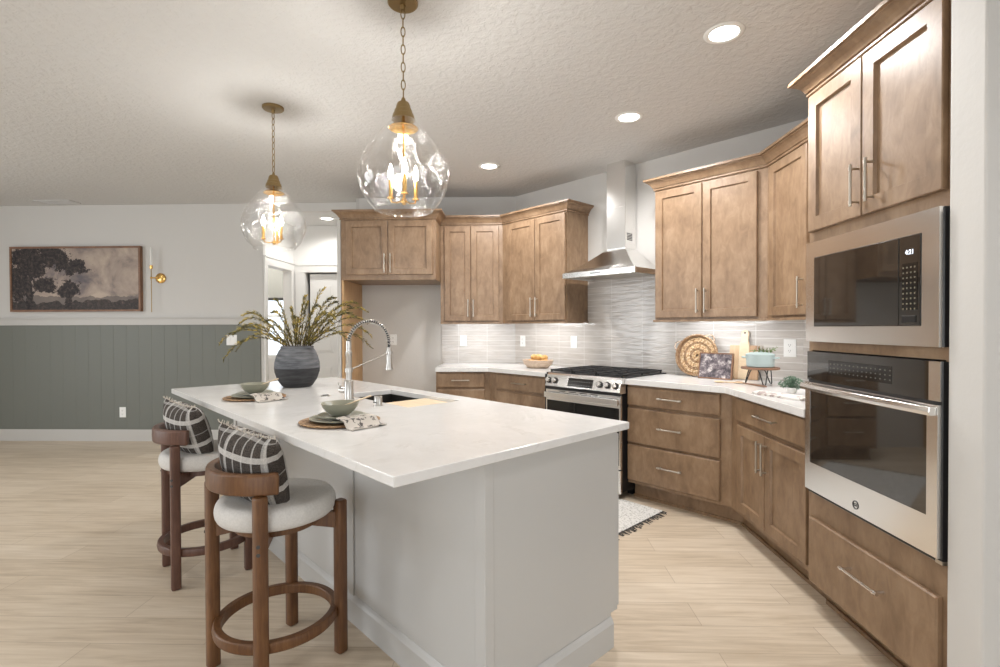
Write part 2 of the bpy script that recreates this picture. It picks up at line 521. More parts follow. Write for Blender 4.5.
def bar_pull(bm, p0, p1, yf, r=0.0050, stand=0.03):
    """bar pull between (x,z) ends p0, p1; posts run back to yf"""
    a = Vector((p0[0], yf - stand, p0[1]))
    b = Vector((p1[0], yf - stand, p1[1]))
    d = (b - a).normalized()
    cyl(bm, a, b, r, seg=12)
    for e in (a + d * 0.016, b - d * 0.016):
        cyl(bm, e, (e.x, yf, e.z), r * 0.9, seg=10)
        cyl(bm, e - d * 0.006, e + d * 0.006, r * 1.35, seg=12)


# ------------------------------------------------------------------ object helpers
def finish(name, bm, material, parent=None, off=(0, 0, 0), bevel=0.0, smooth=False, recalc=True, segs=2):
    if recalc:
        bmesh.ops.recalc_face_normals(bm, faces=bm.faces[:])
    if any(off):
        bmesh.ops.translate(bm, verts=bm.verts[:], vec=-Vector(off))
    me = bpy.data.meshes.new(name)
    bm.to_mesh(me)
    bm.free()
    me.materials.append(material)
    o = bpy.data.objects.new(name, me)
    C.objects.link(o)
    if parent is not None:
        o.parent = parent
    if smooth:
        for p in me.polygons:
            p.use_smooth = True
        me.set_sharp_from_angle(angle=math.radians(42))
    if bevel:
        md = o.modifiers.new('bevel', 'BEVEL')
        md.width = bevel
        md.segments = segs
        md.limit_method = 'ANGLE'
        md.angle_limit = math.radians(40)
    return o


def tag(o, label, cat, group=None):
    o['label'] = label
    o['category'] = cat
    if group:
        o['group'] = group
    return o


def structure(o, label=None):
    o['kind'] = 'structure'
    if label:
        o['label'] = label
    return o


class Frame:
    def __init__(self, x, y, rz):
        self.o = Vector((x, y, 0))
        self.rz = rz
        self.m = Matrix.Translation(self.o) @ Matrix.Rotation(rz, 4, 'Z')

    def w(self, x, y, z=0):
        return self.m @ Vector((x, y, z))


FA = Frame(0.006, 5.42, 0)
FB = Frame(0.006, 5.42, -PI / 4)
FC = Frame(1.949, 3.477, -PI / 2)
FI = Frame(-0.308, 1.269, -PI / 4)
FW = Frame(0, 0, 0)
LB = 2.748          # length of the diagonal wall
K = math.tan(PI / 8)


class Thing:
    """an Empty at the thing's base; parts are written in the frame's own coordinates"""

    def __init__(self, name, label, cat, fr, at, group=None, rz=0.0):
        self.off = Vector(at)
        o = bpy.data.objects.new(name, None)
        o.empty_display_size = 0.1
        C.objects.link(o)
        o.location = fr.w(*at)
        o.rotation_euler = (0, 0, fr.rz + rz)
        tag(o, label, cat, group)
        self.o = o

    def add(self, name, bm, material, parent=None, **kw):
        return finish(name, bm, material, parent or self.o, self.off, **kw)


def single(name, bm, material, label, cat, fr, at, group=None, **kw):
    o = finish(name, bm, material, None, Vector(at), **kw)
    o.location = fr.w(*at)
    o.rotation_euler = (0, 0, fr.rz)
    return tag(o, label, cat, group)


def struct(name, bm, material, fr=FW, **kw):
    o = finish(name, bm, material, None, **kw)
    o.location = fr.o
    o.rotation_euler = (0, 0, fr.rz)
    return structure(o)


def dup(root, loc=None, rz=None, label=None):
    r = root.copy()
    C.objects.link(r)
    if loc is not None:
        r.location = loc
    if rz is not None:
        r.rotation_euler = (0, 0, rz)
    if label:
        r['label'] = label
    for ch in list(root.children):
        c_ = ch.copy()
        C.objects.link(c_)
        c_.parent = r
        for g in list(ch.children):
            d_ = g.copy()
            C.objects.link(d_)
            d_.parent = c_
    return r


# ================================================================== SETTING
CEIL = 2.685
FZ = 0.025          # finished floor level
YG = 5.59           # wall with the green wainscot
HX0, HX1, HY, HC = -2.81, -1.705, 6.38, 2.59

bm = new_bm()
box(bm, -7.0, 4.6, -5.1, 7.5, -0.08, FZ)
struct('floor', bm, M['floor'])
bm = new_bm()
box(bm, -7.0, 4.6, -5.1, YG + 0.05, CEIL, CEIL + 0.1)
struct('ceiling', bm, M['ceiling'])
bm = new_bm()
box(bm, HX0, HX1, YG + 0.05, HY, HC, HC + 0.1)
struct('ceiling_hall', bm, M['ceiling'])

bm = new_bm()
box(bm, -7.0, HX0, YG, YG + 0.05, 0, CEIL)
box(bm, HX0, HX1, YG, YG + 0.05, HC, CEIL)
struct('wall_far', bm, M['wall'])
bm = new_bm()
x = -7.0
while x < HX0 - 0.02:          # vertical boards with v-grooves
    x1 = min(x + 0.146, HX0 - 0.03)
    prism(bm, [(x, YG), (x, YG - 0.0105), (x + 0.0025, YG - 0.012), (x1 - 0.0025, YG - 0.012), (x1, YG - 0.0105), (x1, YG)], 0.156, 1.335)
    x += 0.146
struct('wall_far_wainscot', bm, M['green'])
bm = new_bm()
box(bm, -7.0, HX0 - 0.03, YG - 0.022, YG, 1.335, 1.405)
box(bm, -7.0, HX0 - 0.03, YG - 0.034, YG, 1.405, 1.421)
struct('trim_1', bm, M['shaded_paint'], bevel=0.002)
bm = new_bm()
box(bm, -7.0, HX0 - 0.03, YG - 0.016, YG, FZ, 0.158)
struct('baseboard_far', bm, M['shaded_paint'], bevel=0.003)

# fridge wall, diagonal wall, right wall, stub wall
bm = new_bm()
box(bm, HX1 + 0.035, 0.006 + 0.04, 5.42, 5.52, 0, CEIL)
struct('wall_fridge', bm, M['wall'])
bm = new_bm()
prism(bm, [(0, 0), (LB, 0), (LB + 0.042, 0.1), (-0.042, 0.1)], 0, CEIL)
struct('wall_diagonal', bm, M['wall'], FB)
bm = new_bm()
box(bm, 1.949, 2.05, 1.6, 3.477, 0, CEIL)
struct('wall_right', bm, M['wall'])
bm = new_bm()
box(bm, 1.325, 4.6, 1.472, 1.593, 0, CEIL)
struct('wall_stub', bm, M['wall'], bevel=0.006)
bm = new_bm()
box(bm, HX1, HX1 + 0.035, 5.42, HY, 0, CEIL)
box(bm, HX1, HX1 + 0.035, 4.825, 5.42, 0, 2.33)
struct('wall_hall_right', bm, M['shaded_paint'])

# hall: left wall with a cased opening, back wall with a panelled door
OY0, OY1, OZ = 5.655, 6.295, 2.01
bm = new_bm()
box(bm, HX0 - 0.1, HX0, YG + 0.05, OY0, 0, HC)
box(bm, HX0 - 0.1, HX0, OY1, HY, 0, HC)
box(bm, HX0 - 0.1, HX0, OY0, OY1, OZ, HC)
struct('wall_hall_left', bm, M['white_paint'])
bm = new_bm()
box(bm, HX0, HX0 + 0.018, YG + 0.005, OY0 + 0.01, FZ, OZ)
box(bm, HX0, HX0 + 0.018, OY1 - 0.01, HY - 0.02, 0, OZ)
box(bm, HX0, HX0 + 0.02, YG + 0.005, HY - 0.02, OZ, OZ + 0.085)
box(bm, HX0, HX0 + 0.03, YG + 0.005, HY - 0.02, OZ + 0.085, OZ + 0.1)
struct('trim_2', bm, M['white_paint'], bevel=0.002)
bm = new_bm()
box(bm, HX0, -2.665, HY, HY + 0.1, 0, HC)
box(bm, -2.665, HX1, HY, HY + 0.1, 2.0, HC)
box(bm, -1.915, HX1, HY, HY + 0.1, 0, 2.0)
struct('wall_hall_back', bm, M['white_paint'])
bm = new_bm()
box(bm, -2.785, -2.675, HY - 0.018, HY, 0, 2.0)
box(bm, -2.795, HX1, HY - 0.02, HY, 2.0, 2.085)
box(bm, -2.795, HX1, HY - 0.03, HY, 2.085, 2.1)
struct('trim_3', bm, M['white_paint'], bevel=0.002)
bm = new_bm()
DY = HY + 0.05
box(bm, -2.625, -1.92, DY, DY + 0.03, FZ + 0.01, 1.985)
for (za, zb) in ((0.2, 0.82), (0.98, 1.85)):
    for (xa, xb) in ((-2.545, -2.325), (-2.235, -2.015)):
        box(bm, xa, xb, DY - 0.004, DY, za, zb)
        box(bm, xa + 0.03, xb - 0.03, DY - 0.012, DY - 0.004, za + 0.03, zb - 0.03)
dr = struct('door_1', bm, M['white_paint'], bevel=0.003)
bm = new_bm()
cyl(bm, (-2.58, DY, 0.97), (-2.58, DY - 0.05, 0.97), 0.011, seg=12)
ellipsoid(bm, (-2.58, DY - 0.06, 0.97), 0.026, 0.02, 0.026)
finish('door_knob', bm, M['brass'], dr, smooth=True)
bm = new_bm()  # unseen box added behind the door so its gap stays dark
box(bm, -2.8, -1.8, HY + 0.7, HY + 0.75, 0, 2.2)
box(bm, -2.8, -2.75, HY + 0.1, HY + 0.7, 0, 2.2)
box(bm, -1.85, -1.8, HY + 0.1, HY + 0.7, 0, 2.2)
box(bm, -2.8, -1.8, HY + 0.1, HY + 0.75, 2.2, 2.25)
struct('wall_light_block', bm, M['white_paint'])
# the small room past the opening, with a shaded window
bm = new_bm()
box(bm, -4.9, -3.95, 7.35, 7.45, 0, HC)
box(bm, -3.15, -2.95, 7.35, 7.45, 0, HC)
box(bm, -3.95, -3.15, 7.35, 7.45, 0, 0.85)
box(bm, -3.95, -3.15, 7.35, 7.45, 2.15, HC)
box(bm, -4.95, -4.85, YG + 0.05, 7.45, 0, HC)
box(bm, HX0 - 0.1, HX0, HY, 7.45, 0, HC)
struct('wall_side_room', bm, M['white_paint'])
bm = new_bm()
box(bm, -4.95, HX0 - 0.1, YG + 0.05, 7.45, HC, HC + 0.08)
struct('ceiling_side_room', bm, M['white_paint'])
bm = new_bm()
for a in ((-3.95, -3.90, 0.85, 2.15), (-3.20, -3.15, 0.85, 2.15), (-3.90, -3.20, 0.85, 0.90), (-3.90, -3.20, 2.10, 2.15), (-3.90, -3.20, 1.46, 1.49)):
    box(bm, a[0], a[1], 7.37, 7.42, a[2], a[3])
struct('window_1', bm, M['white_plastic'], bevel=0.003)
M['shade'] = mat('grey_shade_cloth', (0.36, 0.36, 0.33), 0.85)
t_ = Thing('roller_shade', 'grey roller shade half drawn over the small window past the hall opening', 'window shade', FW, (-3.55, 7.34, 1.72))
bm = new_bm()
box(bm, -3.97, -3.13, 7.325, 7.33, 1.74, 2.2)
t_.add('shade_cloth', bm, M['shade'])
bm = new_bm()
box(bm, -3.97, -3.13, 7.315, 7.34, 1.70, 1.74)
t_.add('bottom_bar', bm, M['slot'], bevel=0.004)

# rest of the great room behind the camera
def wall_with_hole(name, axis, at, th, lo, hi, h0, h1, z0, z1):
    bm_ = new_bm()

    def b(a, b2, za, zb):
        if axis == 'y':
            box(bm_, a, b2, at, at + th, za, zb)
        else:
            box(bm_, at, at + th, a, b2, za, zb)
    b(lo, h0, 0, CEIL)
    b(h1, hi, 0, CEIL)
    if z0 > 0:
        b(h0, h1, 0, z0)
    b(h0, h1, z1, CEIL)
    struct(name, bm_, M['wall'])


wall_with_hole('wall_rear', 'y', -5.1, 0.1, -7.0, 4.6, -3.85, 0.65, 0.15, 2.5)
wall_with_hole('wall_left', 'x', -7.1, 0.1, -5.1, YG + 0.05, -0.6, 3.0, 0.45, 2.4)
wall_with_hole('wall_side', 'x', 4.6, 0.1, -5.1, 1.5, -3.35, -0.65, 0.45, 2.4)
bm = new_bm()  # unseen windows built around the added daylight lamps
for k in range(4):
    xx = -3.85 + k * 1.475
    box(bm, xx - 0.03 + (0.03 if k == 0 else 0) - (0.03 if k == 3 else 0), xx + 0.04, -5.08, -5.02, 0.15, 2.5)
for z_ in (0.15, 2.44):
    box(bm, -3.85, 0.65, -5.08, -5.02, z_, z_ + 0.06)
struct('window_2', bm, M['white_plastic'])
bm = new_bm()
for yy in (-0.6, 1.17, 2.94):
    box(bm, -7.08, -7.02, yy, yy + 0.06, 0.45, 2.4)
for z_ in (0.45, 2.34):
    box(bm, -7.08, -7.02, -0.6, 3.0, z_, z_ + 0.06)
struct('window_3', bm, M['white_plastic'])
bm = new_bm()
for yy in (-3.35, -2.03, -0.71):
    box(bm, 4.62, 4.68, yy, yy + 0.06, 0.45, 2.4)
for z_ in (0.45, 2.34):
    box(bm, 4.62, 4.68, -3.35, -0.65, z_, z_ + 0.06)
struct('window_4', bm, M['white_plastic'])

# tiled backsplash
BS0, BS1 = 0.914, 1.345
bm = new_bm()
prism(bm, [(-0.79, -0.011), (-0.0045, -0.011), (0, 0), (-0.79, 0)], BS0, BS1)
struct('wall_fridge_backsplash', bm, M['tile'], FA)
bm = new_bm()
TY = -0.011
prism(bm, [(0.0045, TY), (LB - 0.0045, TY), (LB, 0), (0, 0)], BS0, BS1)
box(bm, 0.957, 1.815, TY, 0, BS1, 1.80)
struct('wall_diagonal_backsplash', bm, M['tile'], FB)
bm = new_bm()
prism(bm, [(0.0045, TY), (1.12, TY), (1.12, 0), (0, 0)], BS0, BS1)
struct('wall_right_backsplash', bm, M['tile'], FC)


# ================================================================== CABINETS
CROWN = [(0, 0), (0.008, 0), (0.012, 0.004), (0.012, 0.010), (0.008, 0.013), (0.008, 0.018), (0.015, 0.019), (0.019, 0.028), (0.029, 0.044), (0.044, 0.058), (0.054, 0.063), (0.054, 0.068), (0.066, 0.070), (0.066, 0.086), (0, 0.086)]


def crown(bm, path, dirs, z):
    """sweep of the crown profile; path = (x,y) corners, dirs = outward mitre vector (length-scaled) at each corner"""
    rows = []
    for p, d in zip(path, dirs):
        rows.append([bm.verts.new((p[0] + d[0] * o, p[1] + d[1] * o, z + h)) for o, h in CROWN])
    n_ = len(CROWN)
    for a, b in zip(rows, rows[1:]):
        for k in range(n_):
            bm.faces.new((a[k], a[(k + 1) % n_], b[(k + 1) % n_], b[k]))
    bm.faces.new(rows[0][::-1])
    bm.faces.new(rows[-1])


UZ0, UZ1, UT = 1.342, 2.325, 2.40
UD, DTH = 0.31, 0.02


def upper(fr, x0, x1, label, doors, left='wall', right='wall', depth=UD, z0=UZ0, zt=2.327, rail=True, z1=2.40, zc=2.325, dz0=None, dz1=2.312, handle='centre', group=None):
    """left/right: 'open' (exposed side), 'butt', 'in45' (mitre against the next wall's run)"""
    d = depth
    T = Thing('upper_cabinet', label, 'cabinet', fr, ((x0 + x1) / 2, -d / 2, z0), group)
    xl = x0 if left != 'in45' else d * K
    xr = x1 if right != 'in45' else x1 - d * K
    bl, br_ = x0, x1
    bm_ = new_bm()
    prism(bm_, [(xl, -d), (xr, -d), (br_, -0.002), (bl, -0.002)] if left == 'in45' or right == 'in45' else [(x0, -d), (x1, -d), (x1, -0.002), (x0, -0.002)], z0, z1)
    T.add('body', bm_, M['cab'], bevel=0.0015)
    # crown
    bm_ = new_bm()
    path, dirs = [], []
    if left == 'open':
        path += [(x0, -0.003), (x0, -d)]
        dirs += [(-1, 0), (-1, -1)]
    elif left == 'mitre':
        path.append((x0 - 0.034, -d)); dirs.append((-1, -1))
    elif left == 'in45':
        path.append((xl, -d)); dirs.append((K, -1))
    else:
        path.append((x0, -d)); dirs.append((0, -1))
    if right == 'open':
        path += [(x1, -d), (x1, -0.003)]
        dirs += [(1, -1), (1, 0)]
    elif right == 'in45':
        path.append((xr, -d)); dirs.append((-K, -1))
    else:
        path.append((x1, -d)); dirs.append((0, -1))
    crown(bm_, path, dirs, zc)
    T.add('crown_molding', bm_, M['cab'])
    if rail:
        bm_ = new_bm()
        e = 0.012
        lx = xl - (e if left == 'open' else -K * e if left == 'in45' else 0)
        rx = xr + (e if right == 'open' else -K * e if right == 'in45' else 0)
        box(bm_, lx, rx, -d - e, -d + 0.02, z0 - 0.012, z0 + 0.004)
        if left == 'open':
            box(bm_, x0 - e, x0 + 0.01, -d + 0.02, -0.004, z0 - 0.012, z0 + 0.004)
        if right == 'open':
            box(bm_, x1 - 0.01, x1 + e, -d + 0.02, -0.004, z0 - 0.012, z0 + 0.004)
        T.add('light_rail', bm_, M['cab'], bevel=0.002)
    dz0 = dz0 if dz0 is not None else z0 + 0.018
    for (a, b, hx, ha, hb) in doors:
        bm_ = new_bm()
        shaker(bm_, a, b, dz0, dz1, -d - DTH - 0.001)
        dd = T.add('door', bm_, M['cab'])
        bm_ = new_bm()
        bar_pull(bm_, (hx, ha), (hx, hb), -d - DTH - 0.001)
        T.add('handle', bm_, M['nickel'], dd, smooth=True)
    return T


# over the fridge recess
fx0, fx1 = -1.636, -0.76
T = upper(FA, fx0, fx1, 'short two-door wooden cabinet above the empty fridge recess', [(-1.616, -1.217, -1.243, 1.815, 2.0), (-1.211, -0.79, -1.185, 1.815, 2.0)],
          left='mitre', right='open', depth=0.60, z0=1.752, rail=False, dz0=1.80, dz1=2.312)
bm = new_bm()
box(bm, fx0 - 0.034, fx0 - 0.014, -0.59, -0.002, FZ, 1.7515)

o = T.add('side_panel', bm, M['cabin'])
bm = new_bm()
box(bm, fx0 - 0.034, fx0 - 0.0005, -0.598, -0.002, 1.752, 2.325)
T.add('filler_strip', bm, M['cab'])
o['label'] = 'tall honey-toned wooden panel lining the fridge recess'
upper(FA, -0.758, 0.0, 'two-door wooden wall cabinet next to the fridge recess, set flat on the back wall', [(-0.745 + 0.03, -0.452, -0.476, 1.40, 1.575), (-0.447, -0.168, -0.423, 1.40, 1.575)],
      left='butt', right='in45')
upper(FB, 0.0, 0.955, 'two-door wooden wall cabinet between the steel hood and the fridge-side cabinets', [(0.215, 0.580, 0.552, 1.392, 1.575), (0.586, 0.945, 0.614, 1.392, 1.575)], left='in45', right='open')
upper(FB, 1.817, LB, 'two-door wooden wall cabinet between the steel hood and the oven-side corner', [(1.827, 2.189, 2.163, 1.392, 1.565), (2.195, 2.560, 2.221, 1.392, 1.565)], left='open', right='in45')
upper(FC, 0.0, 1.12, 'single-door wooden wall cabinet beside the tall oven cabinet', [(0.187, 0.60, 0.567, 1.397, 1.575)], left='in45', right='butt')

BD = 0.587          # depth of the base carcass face
BZ0, BZ1 = 0.150, 0.873


def base(fr, x0, x1, label, fronts, left='butt', right='butt', kick_l=None, kick_r=None):
    d = BD
    T = Thing('base_cabinet', label, 'cabinet', fr, ((x0 + x1) / 2, -d / 2, FZ))
    xl = d * K if left == 'in45' else x0
    xr = x1 - d * K if right == 'in45' else x1
    bm_ = new_bm()
    prism(bm_, [(xl, -d), (xr, -d), (x1, -0.002), (x0, -0.002)], BZ0, BZ1)
    T.add('body', bm_, M['cab'], bevel=0.0015)
    k = d - 0.09
    kl = k * K if left == 'in45' else x0
    kr = x1 - k * K if right == 'in45' else x1
    bm_ = new_bm()
    prism(bm_, [(kl, -k), (kr, -k), (x1, -0.3), (x0, -0.3)], FZ, BZ0)
    box(bm_, kl + (0.01 if left == 'in45' else 0), kr - (0.01 if right == 'in45' else 0), -k - 0.012, -k, FZ, FZ + 0.018)
    T.add('toe_kick', bm_, M['cab'])
    for fr_ in fronts:
        kind, a, b, za, zb, h0, h1 = fr_
        bm_ = new_bm()
        y_ = -d - DTH - 0.001
        (slab_front if kind == 'drawer' else shaker)(bm_, a, b, za, zb, y_)
        o = T.add(kind, bm_, M['cab'])
        bm_ = new_bm()
        bar_pull(bm_, h0, h1, y_)
        T.add('handle', bm_, M['nickel'], o, smooth=True)
    return T


def drawers3(a, b, hx0, hx1):
    return [('drawer', a, b, 0.724, 0.858, (hx0, 0.792), (hx1, 0.792)), ('drawer', a, b, 0.452, 0.702, (hx0, 0.582), (hx1, 0.582)), ('drawer', a, b, 0.176, 0.434, (hx0, 0.312), (hx1, 0.312))]


base(FA, -0.765, 0.0, 'drawer base cabinet beside the fridge recess, facing straight out', drawers3(-0.745, -0.30, -0.61, -0.44), right='in45')
base(FB, 0.0, 1.0, 'drawer base cabinet under the bread basket, beside the gas range', drawers3(0.345, 0.985, 0.573, 0.747), left='in45')
base(FB, 1.757, LB, 'three-drawer base cabinet under the woven tray, beside the gas range', drawers3(1.760, 2.437, 2.012, 2.192), right='in45')
c0 = 3.477
base(FC, 0.0, 1.127, 'base cabinet with one drawer over two doors beside the oven cabinet',
     [('drawer', c0 - 3.125, c0 - 2.38, 0.724, 0.858, (c0 - 2.85, 0.796), (c0 - 2.63, 0.796)),
      ('door', c0 - 3.11, c0 - 2.772, 0.185, 0.700, (c0 - 2.802, 0.492), (c0 - 2.802, 0.666)),
      ('door', c0 - 2.767, c0 - 2.38, 0.185, 0.700, (c0 - 2.748, 0.492), (c0 - 2.748, 0.666))], left='in45')

# ---- tall oven cabinet
ox0, ox1 = c0 - 2.350, c0 - 1.597
TD = 0.610
T = Thing('oven_cabinet', 'tall wooden cabinet that houses the microwave and the wall oven', 'cabinet', FC, ((ox0 + ox1) / 2, -TD / 2, FZ))
bm = new_bm()
box(bm, ox0, ox1, -TD, -0.002, 0.13, 0.545)                 # below the oven
box(bm, ox0, ox1, -TD, -0.002, 1.185, 1.225)                 # between oven and microwave
box(bm, ox0, ox1, -TD, -0.002, 1.66, 2.40)                   # above the microwave
for (a, b) in ((ox0, ox0 + 0.019), (ox1 - 0.019, ox1)):
    box(bm, a, b, -TD, -0.002, 0.545, 1.185)
    box(bm, a, b, -TD, -0.002, 1.225, 1.66)
T.add('body', bm, M['cab'])
bm = new_bm()
box(bm, ox0, ox1, -TD + 0.09, -0.3, FZ, 0.13)
box(bm, ox0, ox1, -TD + 0.078, -TD + 0.09, FZ, FZ + 0.018)
T.add('toe_kick', bm, M['cab'])
bm = new_bm()
crown(bm, [(ox0, -0.003), (ox0, -TD), (ox1, -TD)], [(-1, 0), (-1, -1), (0, -1)], 2.33)
T.add('crown_molding', bm, M['cab'])
yf = -TD - DTH - 0.001
for (a, b, hx) in ((c0 - 2.331, c0 - 1.980, c0 - 1.995), (c0 - 1.975, c0 - 1.612, c0 - 1.912)):
    bm = new_bm()
    shaker(bm, a, b, 1.714, 2.318, yf, st=0.06)
    dd = T.add('door', bm, M['cab'])
    bm = new_bm()
    bar_pull(bm, (hx, 1.752), (hx, 1.912), yf)
    T.add('handle', bm, M['nickel'], dd, smooth=True)
bm = new_bm()
slab_front(bm, c0 - 2.318, c0 - 1.622, 0.150, 0.440, yf)
dd = T.add('drawer', bm, M['cab'])
bm = new_bm()
bar_pull(bm, (c0 - 2.045, 0.335), (c0 - 1.835, 0.335), yf, r=0.0065, stand=0.034)
T.add('handle', bm, M['chrome'], dd, smooth=True)


def text_obj(name, s, size, fr, at, material, parent, rx=PI / 2, extrude=0.0004, off=None):
    cu = bpy.data.curves.new(name, 'FONT')
    cu.body = s
    cu.size = size
    cu.align_x = 'CENTER'
    cu.align_y = 'CENTER'
    cu.extrude = extrude
    tmp = bpy.data.objects.new(name + '_curve', cu)
    C.objects.link(tmp)
    me = bpy.data.meshes.new_from_object(tmp.evaluated_get(bpy.context.evaluated_depsgraph_get()))
    bpy.data.objects.remove(tmp)
    bpy.data.curves.remove(cu)
    me.name = name
    me.materials.clear()
    me.materials.append(material)
    o = bpy.data.objects.new(name, me)
    o.rotation_euler = (rx, 0, 0)
    o.location = Vector(at) - Vector(off)
    o.parent = parent
    C.objects.link(o)
    return o


def dots(name, px_, pz_, wx_, wz_, base_col, col):
    """printed key marks: a grid of small bars on black glass"""
    m_ = mat(name, base_col, 0.08, IOR=1.6)
    t_ = NT(m_)
    sp = t_.n('ShaderNodeSeparateXYZ', {'Vector': t_.n('ShaderNodeTexCoord').outputs['Object']})
    fx = t_.math('LESS_THAN', t_.math('FRACT', t_.math('DIVIDE', sp.outputs[0], px_)), wx_)
    fz = t_.math('LESS_THAN', t_.math('FRACT', t_.math('DIVIDE', sp.outputs[2], pz_)), wz_)
    t_.color(t_.mix(t_.math('MULTIPLY', fx, fz), base_col, col))
    return m_


M['grey_print'] = mat('grey_key_print', (0.42, 0.41, 0.38), 0.5)
# ---- microwave
MX0, MX1 = c0 - 2.325, c0 - 1.608
T = Thing('microwave', 'built-in stainless microwave with black glass door above the wall oven', 'microwave', FC, ((MX0 + MX1) / 2, -TD, 1.225))
mf = -TD - 0.030
gx0, gx1, gz0, gz1 = c0 - 2.262, c0 - 1.676, 1.291, 1.592
bm = new_bm()
for a in ((MX0, MX1, 1.225, gz0), (MX0, MX1, gz1, 1.661), (MX0, gx0, gz0, gz1), (gx1, MX1, gz0, gz1)):
    box(bm, a[0], a[1], mf, -TD - 0.016, a[2], a[3])
T.add('trim_frame', bm, M['steel'])
bm = new_bm()
box(bm, MX0 + 0.001, MX1 + 0.004, -TD - 0.016, -TD - 0.001, 1.226, 1.66)
box(bm, MX0 + 0.02, MX1 - 0.02, -TD - 0.001, -0.1, 1.229, 1.655)
T.add('body', bm, M['black'])
bm = new_bm()
px = c0 - 1.770
slab_front(bm, gx0 + 0.001, px - 0.001, gz0 + 0.001, gz1 - 0.001, mf - 0.003, th=0.012, b_=0.002)
T.add('door', bm, M['glass_black'])
bm = new_bm()
slab_front(bm, px + 0.001, gx1 - 0.001, gz0 + 0.001, gz1 - 0.001, mf - 0.003, th=0.012, b_=0.002)
cp = T.add('control_panel', bm, M['glass_black'])
text_obj('display', '4:21', 0.022, FC, (c0 - 1.722, mf - 0.0036, 1.536), M['display'], cp, off=T.off)
bm = new_bm()
box(bm, px + 0.016, gx1 - 0.012, mf - 0.0036, mf - 0.003, 1.345, 1.500)
M['keys'] = dots('printed_keys', 0.0165, 0.0172, 0.38, 0.34, (0.012, 0.011, 0.010), (0.17, 0.15, 0.11))
T.add('keypad', bm, M['keys'], cp)
bm = new_bm()
slab_front(bm, px + 0.018, gx1 - 0.018, 1.303, 1.326, mf - 0.006, th=0.004, b_=0.001)
T.add('open_button', bm, M['black'], cp)

# ---- wall oven
T = Thing('built_in_oven', 'built-in stainless wall oven with black glass door under the microwave', 'oven', FC, ((MX0 + MX1) / 2, -TD, 0.545))
bm = new_bm()
box(bm, MX0 + 0.02, MX1 - 0.02, -TD + 0.001, -0.08, 0.549, 1.181)
box(bm, MX0 + 0.002, MX1 + 0.004, -TD - 0.018, -TD - 0.001, 0.552, 1.18)
T.add('body', bm, M['black'])
bm = new_bm()
of = -TD - 0.024
box(bm, MX0 + 0.002, c0 - 1.652, of, -TD - 0.018, 1.056, 1.18)
cp = T.add('control_panel', bm, M['glass_black'])
bm = new_bm()
box(bm, c0 - 1.652, MX1, of - 0.001, -TD - 0.018, 1.056, 1.18)
T.add('end_trim', bm, M['steel'], cp)
bm = new_bm()
box(bm, c0 - 2.17, c0 - 1.81, of - 0.0005, of, 1.088, 1.150)
M['oven_keys'] = dots('printed_oven_keys', 0.024, 0.0168, 0.26, 0.24, (0.012, 0.011, 0.010), (0.13, 0.125, 0.11))
T.add('touch_panel', bm, M['oven_keys'], cp)
bm = new_bm()
df = -TD - 0.032
wx0, wx1, wz0, wz1 = c0 - 2.288, c0 - 1.650, 0.690, 1.008
for a in ((MX0, MX1, 0.568, wz0), (MX0, MX1, wz1, 1.045), (MX0, wx0, wz0, wz1), (wx1, MX1, wz0, wz1)):
    box(bm, a[0], a[1], df, -TD - 0.018, a[2], a[3])
dd = T.add('door', bm, M['steel'])
bm = new_bm()
box(bm, wx0, wx1, df + 0.001, -TD - 0.02, wz0, wz1)
T.add('window', bm, M['glass_black'], dd)
bm = new_bm()
pts = []
for k in range(15):
    u_ = k / 14
    pts.append((MX0 + 0.002 + (MX1 - MX0 - 0.004) * u_, df - 0.014 - 0.012 * math.sin(PI * u_), 1.024))
fr_ = frames(pts)
rows = []
for p in pts:
    rows.append([bm.verts.new((p[0], p[1] + a, p[2] + b)) for a, b in ((-0.009, -0.012), (-0.012, 0), (-0.009, 0.016), (0.009, 0.016), (0.009, -0.012))])
for a, b in zip(rows, rows[1:]):
    for k in range(5):
        bm.faces.new((a[k], a[(k + 1) % 5], b[(k + 1) % 5], b[k]))
bm.faces.new(rows[0][::-1])
bm.faces.new(rows[-1])
for (a, b) in ((MX0 + 0.004, MX0 + 0.034), (MX1 - 0.034, MX1 - 0.004)):
    box(bm, a, b, df - 0.014, df, 1.012, 1.038)
T.add('door_handle', bm, M['steel'], dd, bevel=0.002)
bm = new_bm()
lathe(bm, [(0.0135, -0.001), (0.0165, -0.001), (0.0165, 0.001), (0.0135, 0.001)], 28, closed=True)
bmesh.ops.rotate(bm, verts=bm.verts[:], cent=(0, 0, 0), matrix=Matrix.Rotation(PI / 2, 3, 'X'))
bmesh.ops.translate(bm, verts=bm.verts[:], vec=(c0 - 1.984, df - 0.001, 0.604))
T.add('logo', bm, M['slot'], dd)
text_obj('logo_letters', 'GE', 0.017, FC, (c0 - 1.984, df - 0.0012, 0.604), M['slot'], dd, off=T.off)
bm = new_bm()
box(bm, MX0 + 0.004, MX1 + 0.006, -TD - 0.014, -TD, 0.549, 0.553)
box(bm, MX1 - 0.02, MX1 + 0.006, -TD - 0.02, -TD, 0.549, 0.56)
T.add('lower_trim', bm, M['nickel'])

